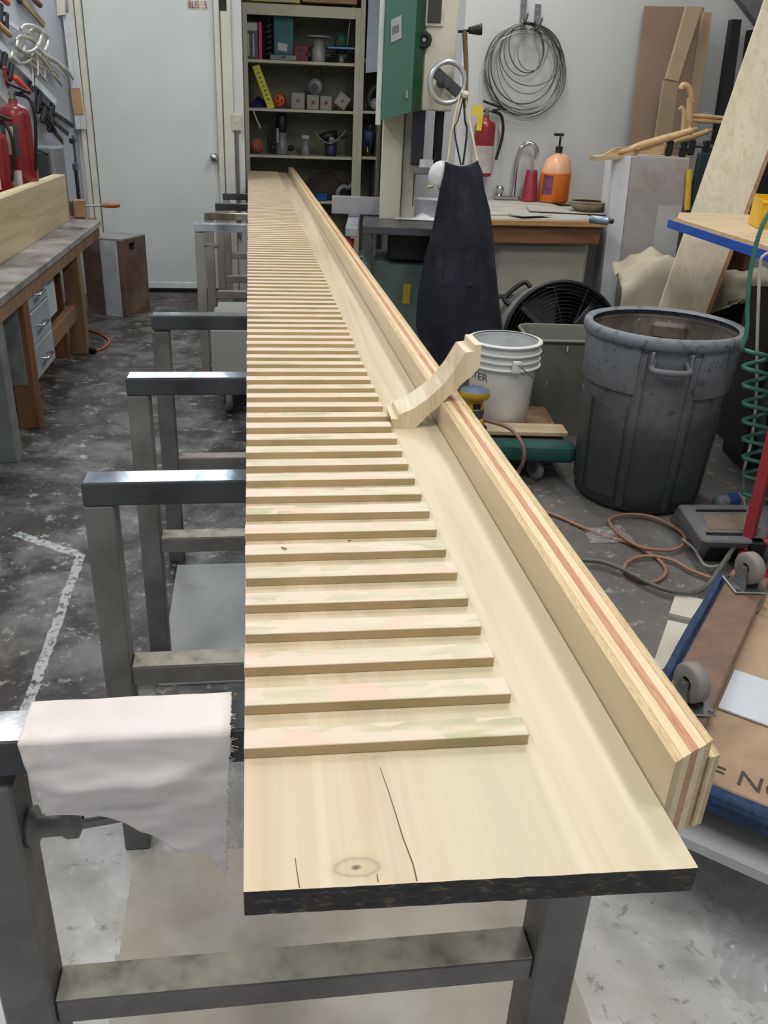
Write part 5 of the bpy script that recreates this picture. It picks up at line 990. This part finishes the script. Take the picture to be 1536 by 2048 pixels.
B().lathe([(0,0),(.058*k,0),(.060*k,.008*k),(.052*k,.014*k)],n=20).o('sanding_pad',M_blk,t); B().lathe([(.05*k,.014*k),(.046*k,.03*k),(.040*k,.05*k),(.042*k,.07*k),(.040*k,.085*k)],n=20).o('skirt',M_sab,t); B().lathe([(.041*k,.018*k),(.048*k,.02*k),(.046*k,.045*k),(.041*k,.048*k)],n=20).o('yellow_band',M_say,t)
B().lathe([(.040*k,.085*k),(.036*k,.09*k),(.036*k,.118*k),(.055*k,.128*k),(.060*k,.14*k),(.055*k,.156*k)],n=20).o('grip',M_say,t); B().lathe([(.055*k,.156*k),(.03*k,.166*k),(0,.168*k)],n=20).o('top_cap',plain('cap_bluegrey',s(92,108,134),.5),t); B().box((.0,-.037*k,.1*k),(.03,.006,.02)).o('label',M_blk,t)
hz=[(sp.x+.03,sp.y+.05,pbz+.06),Dp(1010,852,3.10),Dp(1035,872,3.05),Dp(1048,900,3.02),Dp(1046,925,3.02),Dp(1036,945,3.05),F(1020,985,.01),F(1000,1000,.01)]
ob=B().tube(hz,.008,8).o('sander_hose',plain('hose_mauve',s(140,104,94),.5)); mono(ob,'mauve hose trailing from the orbital sander down to the floor','hose')
# bucket
by=3.42; bc=Dp(1011,677,by); Rb=.146; Hb=bc.z-dl_z; bk=thing('bucket','white plastic pail with ribbed rim and wire handle on the padded dolly','bucket',(bc.x,by,dl_z-.002),.0)
M_bkt=plain('pail_white',s(230,231,228),.45,var=.05,scale=4); R2=.125
B().lathe([(0,.0),(R2-.006,0),(R2,.006),(Rb-.008,Hb-.10),(Rb-.004,Hb-.002)],n=40).o('pail_wall',M_bkt,bk); B().lathe([(Rb-.008,Hb-.004),(R2-.006,.008),(0,.008)],n=40).o('pail_inside',plain('pail_inside',s(200,204,206),.5),bk)
for z,o in ((Hb-.003,.006),(Hb-.038,.006),(Hb-.068,.005),(Hb-.095,.008)): B().lathe([(Rb-.01,z-.006),(Rb+o,z-.005),(Rb+o+.002,z),(Rb+o,z+.004),(Rb-.01,z+.005)],n=40).o('rib_ring',M_bkt,bk)
ea=D_(-78); ep=Vector((Rb*math.cos(ea),Rb*math.sin(ea),Hb-.075)); B().box(ep+Vector((0,-.012,0)),(.035,.022,.05),bev=.008,seg=2).o('ear',M_bkt,bk)
B().tube([ep+Vector((.005,-.024,.012)),ep+Vector((.06,-.03,-.03)),ep+Vector((.12,-.005,-.075)),ep+Vector((.145,.06,-.07))],.0025,6).o('bail_wire',M_steel,bk)
def cyltext(txt,size,name,mat,par,R,z,a0,sx=1):
    ob=text_mesh(txt,size,name,mat,par,Matrix.Identity(4),ext=.0003,sx=sx)
    for v in ob.data.vertices:
        a=a0+v.co.x/R; zz=z+v.co.y; rr=R+.0006+v.co.z; v.co=(rr*math.cos(a),rr*math.sin(a),zz)
    return ob
cyltext('ATER',.042,'lettering',plain('ink_grey',s(84,88,92),.6),bk,Rb-.0085,Hb-.150,D_(-170),1.15)
def bl_(u,v,a0,a1,z0,z1): a=D_(a0+(a1-a0)*u); z=z0+(z1-z0)*v; r=R2+(Rb-.008-R2)*z/(Hb-.1)+.001; return (r*math.cos(a),r*math.sin(a),z)
B().grid(lambda u,v:bl_(u,v,-160,-128,Hb-.29,Hb-.18),8,1).o('sticker',plain('sticker_grid',s(184,190,196),.6,var=.12,scale=60),bk)
# grey waste bin
M_bin=plain('bin_grey',s(128,128,120),.55,var=.06,scale=3); bb=Dp(1135,670,3.78); wb=thing('waste_bin','grey rounded rectangular waste bin between the bucket and the trash can','bin',(bb.x+.02,3.80,0),.03)
def rr(w,d,r,z,n=6): return [Vector((sx*(w/2-r)+r*math.cos(a),sy*(d/2-r)+r*math.sin(a),z)) for sx,sy,a0 in ((1,1,0),(-1,1,90),(-1,-1,180),(1,-1,270)) for a in [D_(a0+90*i/n) for i in range(n+1)]]
def loft(b,rings,cap0=False,cap1=False):
    n=len(rings[0]); vs=[v for r in rings for v in r]; fs=[(k*n+i,k*n+(i+1)%n,(k+1)*n+(i+1)%n,(k+1)*n+i) for k in range(len(rings)-1) for i in range(n)]; b._new(vs,fs,True)
    if cap0: b._new(rings[0],[tuple(range(n))[::-1]])
    if cap1: b._new(rings[-1],[tuple(range(n))])
    return b
Hn=bb.z+.005; loft(B(),[rr(.32,.22,.05,0),rr(.42,.29,.06,Hn-.03),rr(.43,.30,.06,Hn)],True).o('outer_wall',M_bin,wb); loft(B(),[rr(.425,.295,.06,Hn),rr(.415,.285,.06,Hn-.02),rr(.31,.21,.05,.012)],False,True).o('inner_wall',M_bin,wb)
ring=rr(.44,.31,.065,Hn-.002); B().tube(ring,.008,6,closed=True,sm=1).o('rim',M_bin,wb); B().tube([(-.05,-.157,Hn-.02),(-.05,-.16,Hn-.045)],.004,6,sm=1).o('drip',plain('drip_pale',s(190,186,176),.5),wb)
# ---- plywood table with blue edge
TZ2=.95; A=F(1357,432,TZ2);Bq=F(1339,444,TZ2);C=F(1536,508,TZ2); C2=Bq+(C-Bq)*1.8; Dq=A+Vector((1.6,.05,0)); E_=C2+Vector((1.4,0,0))
tb=thing('plywood_table','plywood topped table with blue taped edge and metal legs, beside the trash can','table',((Bq.x+E_.x)/2,3.2,0))
M_tply=wood('table_ply',s(206,182,148),s(176,150,116),s(214,196,166),scale=(3,14,60)); 
B().prism([A,Bq+Vector((.03,0,0)),C2+Vector((.03,0,0)),E_,Dq],(0,0,.016)).o('top_sheet',M_tply,tb,world=True); B().prism([A-Vector((.0,0,.001)),Bq,C2,E_,Dq],(0,0,-.02)).o('under_board',wood('under_ply',s(190,150,110),s(160,120,84),scale=(3,14,60)),tb,world=True)
nrm=(C2-Bq).cross(Vector((0,0,1))).normalized(); nrm=nrm if nrm.x<0 else -nrm
B().hexa([Bq+nrm*.008+Vector((0,0,-.022)),C2+nrm*.008+Vector((0,0,-.022)),C2+nrm*.001+Vector((0,0,-.022)),Bq+nrm*.001+Vector((0,0,-.022)),Bq+nrm*.008+Vector((0,0,.010)),C2+nrm*.008+Vector((0,0,.010)),C2+nrm*.001+Vector((0,0,.010)),Bq+nrm*.001+Vector((0,0,.010))]).o('blue_edge',plain('tape_blue',s(38,92,190),.45,var=.1),tb,world=True)
for q in (A+Vector((.75,-.15,0)),C2+Vector((.55,.25,0)),Dq+Vector((-.25,-.2,0)),E_+Vector((-.25,.25,0))): B().box((q.x,q.y,.464),(.05,.05,.928),bev=.004).o('leg',M_dark,tb,world=True)
# yellow bin on the table
yb=F(1512,458,TZ2+.016); t=thing('parts_bin','yellow plastic parts bin on the plywood table','bin',yb,-.2); M_yb=plain('bin_yellow',s(228,182,32),.4)
B().box((.11,.10,.004),(.2,.18,.006)).o('bottom',M_yb,t); B().box((.11,.012,.05),(.2,.006,.10),rot=RX(.12)).o('front_wall',M_yb,t); B().box((.11,.195,.06),(.2,.006,.115)).o('back_wall',M_yb,t)
for x in (.008,.212): B().box((x,.10,.055),(.006,.185,.105)).o('side_wall',M_yb,t)
B().box((.11,.004,.10),(.215,.016,.012),bev=.003).o('lip',M_yb,t)
# leaning poplar board
la,lb_,lc,ld=Dp(1320,612,4.12),Dp(1415,617,4.12),Dp(1650,0,4.85),Dp(1530,0,4.85)
def ext(p,q,z): f=(z-p.z)/(q.z-p.z); return p+(q-p)*f
l0,r0=ext(la,ld,0),ext(lb_,lc,0); 
t=thing('leaning_board','long wide poplar board leaning behind the plywood table','board',(l0+r0)/2); nn=(r0-l0).cross(ld-l0).normalized(); nn=nn if nn.y<0 else -nn
rotb=(r0-l0).normalized()
mb=B().prism([l0,r0,lc+(lc-lb_)*.25,ld+(ld-la)*.25],nn*-.024).o('face_board',wood('poplar_lean',s(222,212,190),s(204,188,158),s(196,190,166),scale=(34,34,1.0),rough=.5,dist=.5),t,world=True)
B().prism([r0+rotb*.001,lc+(lc-lb_)*.25+rotb*.001,lc+(lc-lb_)*.25-nn*.05+rotb*.001,r0-nn*.05+rotb*.001],rotb*.02).o('edge_strip',wood('lean_edge',s(176,140,104),s(146,110,78),scale=(20,20,1)),t,world=True)
# black cart with canvas behind the board
zc=Dp(1300,580,4.36).z; cx0=Dp(1312,600,4.36).x; kt=thing('black_cart','black steel cart with a canvas cloth on it, behind the poplar board','cart',(cx0+.5,4.38,0))
for a,b_ in ((cx0,4.36),(cx0+1.2,4.36),(cx0,4.52),(cx0+1.2,4.52)): B().box((a+.02,b_+.02,zc/2),(.035,.035,zc),bev=.003).o('post',M_blk,kt,world=True)
for z in (.12,.34,zc-.02): B().box((cx0+.62,4.46,z),(1.24,.22,.03),bev=.004).o('shelf',M_blk,kt,world=True)
B().box((cx0+.62,4.56,zc*.5),(1.2,.01,zc*.9)).o('back_panel',plain('cart_back',s(30,31,34),.6),kt,world=True)
M_canvas=plain('canvas',s(180,172,152),.9,var=.08,scale=6,bump=.15)
def cf(u,v):
    x=cx0-.19+1.42*u; hang=max(0,v-.55)*.55*(.35+.9*abs(nz(u*3.3,7.7))+ (.7 if u<.16 else 0)); y=4.60-.28*min(v,.6)/.6-.03*max(0,v-.6)
    z=zc+.035+.075*max(0,nz(u*6,v*3,1)+.4)*(1-abs(2*min(v,.6)/.6-1)*.5)+.10*math.exp(-((u-.12)/.12)**2)*(1-v)-hang+.05*(.5-abs(nz(u*7+v*2,v*5,4)))+.03*(.5-abs(nz(u*15,v*6,9)))
    if u<.10: z-=(.10-u)*1.0*(.3+v)
    return (x,y-.02*nz(u*9,v*4,8)*v,z)
t=B().grid(cf,80,36,thick=.002).o('canvas_cloth',M_canvas); mono(t,'rumpled pale canvas cloth spread over the black cart','cloth')
# black bulk under the table
ex=thing('black_cabinet','black steel cabinet with hoses standing under the plywood table','cabinet',(1.95,3.42,0)); B().box((2.0,3.45,.40),(.80,.30,.66),bev=.006).o('body',M_blk,ex,world=True); B().box((2.0,3.295,.36),(.70,.01,.5),bev=.003).o('door',M_dark,ex,world=True)
for a in (1.66,2.34): B().box((a,3.45,.04),(.05,.25,.07)).o('foot',M_dark,ex,world=True)
B().tube([(1.64,3.26,.5),(1.60,3.22,.3),(1.66,3.2,.1),(1.8,3.2,.08)],.018,8).o('hose',M_dkgrey,ex,world=True); B().box((2.0,3.29,.60),(.2,.03,.02),bev=.004).o('handle',M_steel,ex,world=True)
wl_=F(1530,965); B().box((0,0,0),(.001,.001,.001)).b.free()
# hoses hanging at the table edge
YH=2.78; _t=Dp(1612,240,YH); hp=[Vector((_t.x+.03,_t.y,CEIL-.01)),Vector((_t.x+.03,_t.y,2.4)),Vector((_t.x+.02,_t.y,1.7)),_t]+[Dp(x,y,YH) for x,y in ((1575,360),(1530,440),(1512,490),(1500,550),(1495,610),(1494,660),(1483,697))]
cc=[]; 
for k in range(0,9*8):
    a=k*math.pi/4; y=700+k/8*36; px=1512+26*math.cos(a+3.6); p=Dp(px,y,YH+.03*math.sin(a+3.6)+.03); cc.append(p)
ob=B().tube(hp+cc,.0075,8,sm=3).o('air_hose',plain('hose_green',s(70,124,108),.4)); mono(ob,'green coiled air hose hanging down beside the table edge','hose')
wp=[Vector((1.75,2.95,TZ2+.023)),Vector((1.55,2.88,TZ2+.023)),Vector((1.42,2.86,TZ2+.024))]+[Dp(x,y,2.86) for x,y in ((1532,508),(1520,540),(1517,600),(1514,700),(1512,800),(1503,880),(1488,940))]+[F(1486,985,.03),F(1492,1020,.105),F(1500,1040,.105)]
ob=B().tube(wp,.0055,8).o('white_cable',plain('cable_white',s(206,198,184),.5)); mono(ob,'white cable hanging from the table edge to the floor','cable')
# grey step with slots
q=[F(1338,1036),F(1398,1120),F(1535,1124),F(1560,1036)]; c=sum(q,Vector())/4; zs_=.115
tp=[F(1356,1008,zs_),F(1405,1082,zs_),F(1530,1086,zs_),F(1545,1008,zs_)]
t=thing('step_stool','low grey plastic step with two slots in its top, beside the trash can','step',c); M_step=plain('step_grey',s(104,106,110),.6,var=.12,dirt=s(134,122,108),dirt_amt=.25,dirt_scale=6)
B().hexa([q[1],q[2],q[3],q[0],tp[1],tp[2],tp[3],tp[0]],.008).o('body',M_step,t,world=True)
def onz4(fu,fv): a=tp[0]+(tp[3]-tp[0])*fu; b_=tp[1]+(tp[2]-tp[1])*fu; return a+(b_-a)*fv
for fv,u0_,u1_ in ((.16,.15,.72),(.78,.12,.80)): B().prism([onz4(u0_,fv),onz4(u1_,fv),onz4(u1_,fv+.07),onz4(u0_,fv+.07)],(0,0,.0012)).o('slot',MATS['void_black'],t,world=True)
fpn=lambda fu,fz:(q[1]+(q[2]-q[1])*fu)*(1-fz)+(tp[1]+(tp[2]-tp[1])*fu)*fz+Vector((0,-.002,0))
B().prism([fpn(.06,.04),fpn(.9,.04),fpn(.9,.66),fpn(.12,.66)],(0,-.004,0)).o('front_grille',M_dark,t,world=True)
pn=lambda fu,fv:onz4(fu,fv)+Vector((0,0,.0006)); B().prism([pn(.2,.28),pn(.85,.28),pn(.85,.70),pn(.2,.70)],(0,0,.0008)).o('worn_tread',plain('tread_brown',s(120,108,94),.8,var=.15,scale=14),t,world=True)
# red hand truck
g0=F(1481,1141); g1=Dp(1546,872,2.55); g2=g0+(g1-g0)*(.86/g1.z); t=thing('hand_truck','red steel hand truck standing behind the upturned dolly','hand truck',g0); M_htr=plain('truck_red',s(142,38,48),.4,var=.1)
B().box((g0+g2)/2,(.032,.032,(g2-g0).length),rot=frame(*(lambda d:(d.orthogonal().normalized(),d.cross(d.orthogonal().normalized()),d))((g2-g0).normalized()))).o('rail',M_htr,t,world=True)
h0=g0+Vector((.36,.0,0)); B().box((h0+(g2-g0)/2),(.032,.032,(g2-g0).length),rot=frame(*(lambda d:(d.orthogonal().normalized(),d.cross(d.orthogonal().normalized()),d))((g2-g0).normalized()))).o('rail',M_htr,t,world=True)
c0_=Dp(1500,1092,2.46); B().tube([c0_,c0_+Vector((.05,-.01,.02)),c0_+Vector((.2,0,.03)),c0_+Vector((.34,.02,.02))],.016,8).o('cross_bar',M_htr,t,world=True); B().box(g0+Vector((.18,-.06,.006)),(.42,.12,.008)).o('toe_plate',M_htr,t,world=True); B().box(g0+Vector((.03,-.0,.07)),(.05,.04,.09),bev=.005).o('axle_bracket',M_dark,t,world=True)
# ---- stacked dollies: upper one upside down with casters up
DZ=.27; A1=F(1460,1138,DZ+.035);A2=F(1337,1362,DZ+.035); d1=(A2-A1).normalized(); N1=F(1440,1572,DZ);N2=F(1536,1618,DZ); d2=(N2-N1).normalized(); d2=(d2-d1*d2.dot(d1)).normalized()
o0=A1.copy(); o0.z=DZ; Ld=(N1-o0).dot(d1); 
dd=thing('upturned_dolly','wooden furniture dolly lying upside down with casters up and blue carpet edging','dolly',Vector((o0.x,o0.y,0)),math.atan2(d2.y,d2.x)); q=dd.matrix_basis.inverted(); print('dolly len',Ld,'d1.d2',d1.dot((N2-N1).normalized()))
e1=(q.to_3x3()@d1); e2=(q.to_3x3()@d2)
def dp(a,b_,z): return e1*a+e2*b_+Vector((0,0,z))
M_dpl=wood('dolly_ply',s(170,142,116),s(144,116,92),s(182,156,130),scale=(5,5,30)); M_bat=wood('dolly_batten',s(124,98,82),s(96,74,60),s(134,108,90),scale=(6,6,30)); M_carp=plain('carpet_blue',s(46,64,96),.95,var=.25,scale=60,bump=.8)
rotd=frame(e2,-e1 if 0 else Vector((-e2.y,e2.x,0)),Vector((0,0,1)))
def dbox(nm,a0,a1,b0,b1,z0,z1,m,bev=.003): c_=dp((a0+a1)/2,(b0+b1)/2,(z0+z1)/2); return B().box(c_,(abs(b1-b0),abs(a1-a0),z1-z0),rot=rotd,bev=bev).o(nm,m,dd)
Wd=.55
dbox('panel',.12,Ld,.0,Wd,DZ-.02,DZ-.001,M_dpl); dbox('batten',-.01,Ld-.06,.005,.095,DZ,DZ+.035,M_bat); dbox('batten',-.01,Ld-.06,Wd-.1,Wd-.005,DZ,DZ+.035,M_bat); dbox('end_board',-.01,.12,.096,Wd-.101,DZ-.02,DZ+.001,M_dpl)
def carpet(nm,a0,a1,b0,b1,z0,z1):
    ob=dbox(nm,a0,a1,b0,b1,z0,z1,M_carp,.012); 
    bm=bmesh.new(); bm.from_mesh(ob.data); bmesh.ops.subdivide_edges(bm,edges=bm.edges,cuts=5,use_grid_fill=True)
    for v in bm.verts: v.co+=Vector((nz(v.co.x*90,v.co.y*90,v.co.z*90),nz(v.co.y*90,v.co.z*90,5),nz(v.co.z*90,v.co.x*90,9)))*.006
    bm.to_mesh(ob.data); bm.free()
carpet('carpet_edge',Ld-.002,Ld+.035,-.01,Wd,DZ-.044,DZ+.004); carpet('carpet_edge',0,Ld,-.028,.0,DZ-.045,DZ+.02)
w0=(F(1430,1340,DZ)-o0).dot(d1); w1=(F(1440,1420,DZ)-o0).dot(d1)
dbox('white_panel',w0-.02,w1,.10,Wd-.105,DZ+.0005,DZ+.006,plain('white_laminate',s(206,212,220),.35,var=.03),.001)
_a2=(F(1352,1395,DZ+.04)-o0).dot(d1)
for a,bb_ in ((.07,.05),(_a2,.05),(.07,Wd-.05),(_a2,Wd-.05)):
    pz=dp(a,bb_,DZ+.035); w=caster(dd,pz+Vector((0,0,.040*2.3)),.040,.03,rz=.9,flip=-1,mat=plain('caster_pale',s(132,126,122),.6)); B().box(pz+Vector((0,0,.004)),(.085,.085,.006),rot=RZ(.6),bev=.002).o('mount_plate',M_steel,w)
    for sx,sy in ((-1,-1),(1,1),(-1,1),(1,-1)): B().cyl(pz+RZ(.6)@Vector((sx*.033,sy*.033,.006)),pz+RZ(.6)@Vector((sx*.033,sy*.033,.013)),.006,n=6).o('bolt',M_steel,w)
tm=Matrix.Translation(dp(Ld-.065,.27,DZ))@rotd.to_4x4()@RZ(math.pi); text_mesh('ON =',.06,'lettering',plain('stencil_ink',s(74,58,46),.7),dd,tm,.0004)
# lower dolly, right side up
ld_=thing('white_dolly','white edged dolly on casters underneath the upturned one','dolly',dd.matrix_basis.translation,math.atan2(d2.y,d2.x))
def lbox(nm,a0,a1,b0,b1,z0,z1,m): c_=dp((a0+a1)/2,(b0+b1)/2,(z0+z1)/2); return B().box(c_,(abs(b1-b0),abs(a1-a0),z1-z0),rot=rotd,bev=.002).o(nm,m,ld_)
lbox('deck',0.02,Ld+.06,.0,Wd+.02,DZ-.115,DZ-.09,plain('deck_white',s(196,198,196),.5,var=.05)); lbox('riser',.02,Ld+.02,.02,.10,DZ-.089,DZ-.051,M_bat); lbox('riser',.02,Ld+.02,Wd-.1,Wd-.02,DZ-.089,DZ-.051,M_bat)
for a in (.1,Ld-.12):
    for b_ in (.07,Wd-.07): caster(ld_,dp(a,b_,0),.046,.03,rz=.4,mat=MATS['caster_pale'])
# white laminate offcuts on the floor
for k,(pp,lab) in enumerate(((((1352,1186),(1432,1205),(1425,1246),(1338,1226)),'small white laminate offcut on the floor by the upturned dolly'),(((1336,1240),(1420,1258),(1392,1352),(1304,1334)),'larger white laminate offcut on the floor by the upturned dolly'))):
    A=[F(x,y,.012) for x,y in pp]; mono(B().prism(A,(0,0,-.012)).o('laminate_offcut',plain('laminate_cream',s(206,202,190),.45,var=.05)),lab,'offcut')
# cords on the floor
def Z(x,y,z=.008): return F(1080+x/2.695,960+y/2.695,z)
M_cordb=plain('cord_brown',s(152,114,94),.5)
pa=[(-40,150),(40,175),(130,210),(240,260),(330,295),(480,340),(560,380),(640,430),(680,490),(640,540),(560,550),(480,515),(455,470),(500,425),(600,410),(720,435),(800,480),(900,520),(1010,552)]
ob=B().tube([Z(x,y,.008+.007*(i>11)) for i,(x,y) in enumerate(pa)],.0062,8,sm=5).o('brown_cord',M_cordb); mono(ob,'brown extension cord winding across the floor to the upturned dolly','cord')
pb=[(380,240),(385,205),(470,185),(590,195),(700,240),(770,290),(780,340),(720,375),(620,375),(540,360),(450,310)]
ob=B().tube([Z(x,y,.02) for x,y in pb],.0062,8,closed=True,sm=5).o('brown_cord',M_cordb); mono(ob,'loop of brown cord lying in front of the trash can','cord')
pc=[(180,425),(230,430),(330,440),(430,475),(520,520),(620,570),(720,600),(830,605),(900,570),(960,490),(1040,370),(1090,320),(1180,260)]
ob=B().tube([Z(x,y,.024 if x<900 else .024+.0004*(x-900)) for x,y in pc],.008,8,sm=5).o('grey_hose_line',plain('hose_grey_green',s(92,94,88),.5)); mono(ob,'grey-green hose curving over the brown cord on the floor','hose')
pd_=[(770,320),(830,370),(860,420),(900,465),(980,455),(1040,390),(1075,330)]
ob=B().tube([Z(x,y,.034) for x,y in pd_],.005,8,sm=5).o('pale_cable',plain('cable_pale',s(150,150,142),.5)); mono(ob,'pale grey cable beside the plastic step','cable')
# bottle on the floor
p=F(1462,1000,.03); t=thing('plastic_bottle','small clear bottle with blue label on the floor behind the step','bottle',p-Vector((0,0,.03)),.4); B().lathe([(0,-.07),(.026,-.07),(.028,-.06),(.028,.04),(.012,.07),(.012,.085),(0,.085)],(0,0,.03),14,axis=(1,0,0)).o('bottle_wall',plain('bottle_clear',s(150,156,160),.1),t); B().lathe([(.0285,-.03),(.0285,.02)],(0,0,.03),14,axis=(1,0,0)).o('label',plain('label_blue',s(60,84,150),.5),t)
# crumpled clear film on the floor at the right
tf=NT('clear_film'); tf.p.inputs['Alpha'].default_value=.28; M_film=tf.done(s(200,204,204),.12)
def film(name,quad,lab,seed):
    A=[F(x,y) for x,y in quad]
    def fn(u,v): p=(A[0]*(1-u)+A[1]*u)*(1-v)+(A[3]*(1-u)+A[2]*u)*v; p=p.copy(); p.z=.004+.035*max(0,abs(nz(u*5+seed,v*5,seed))-.05)*(1-abs(2*u-1)**4)*(1-abs(2*v-1)**4); p.x+=.02*nz(u*4,v*6,seed+3); return p
    return mono(B().grid(fn,50,50).o(name,M_film),lab,'film')
film('plastic_film',((1400,1790),(1600,1800),(1620,2010),(1470,2000)),'crumpled clear plastic film on the floor near the stacked dollies',2.3)
film('plastic_film',((1170,1060),(1240,1052),(1270,1085),(1180,1088)),'small scrap of clear film on the floor by the brown cord',6.1)
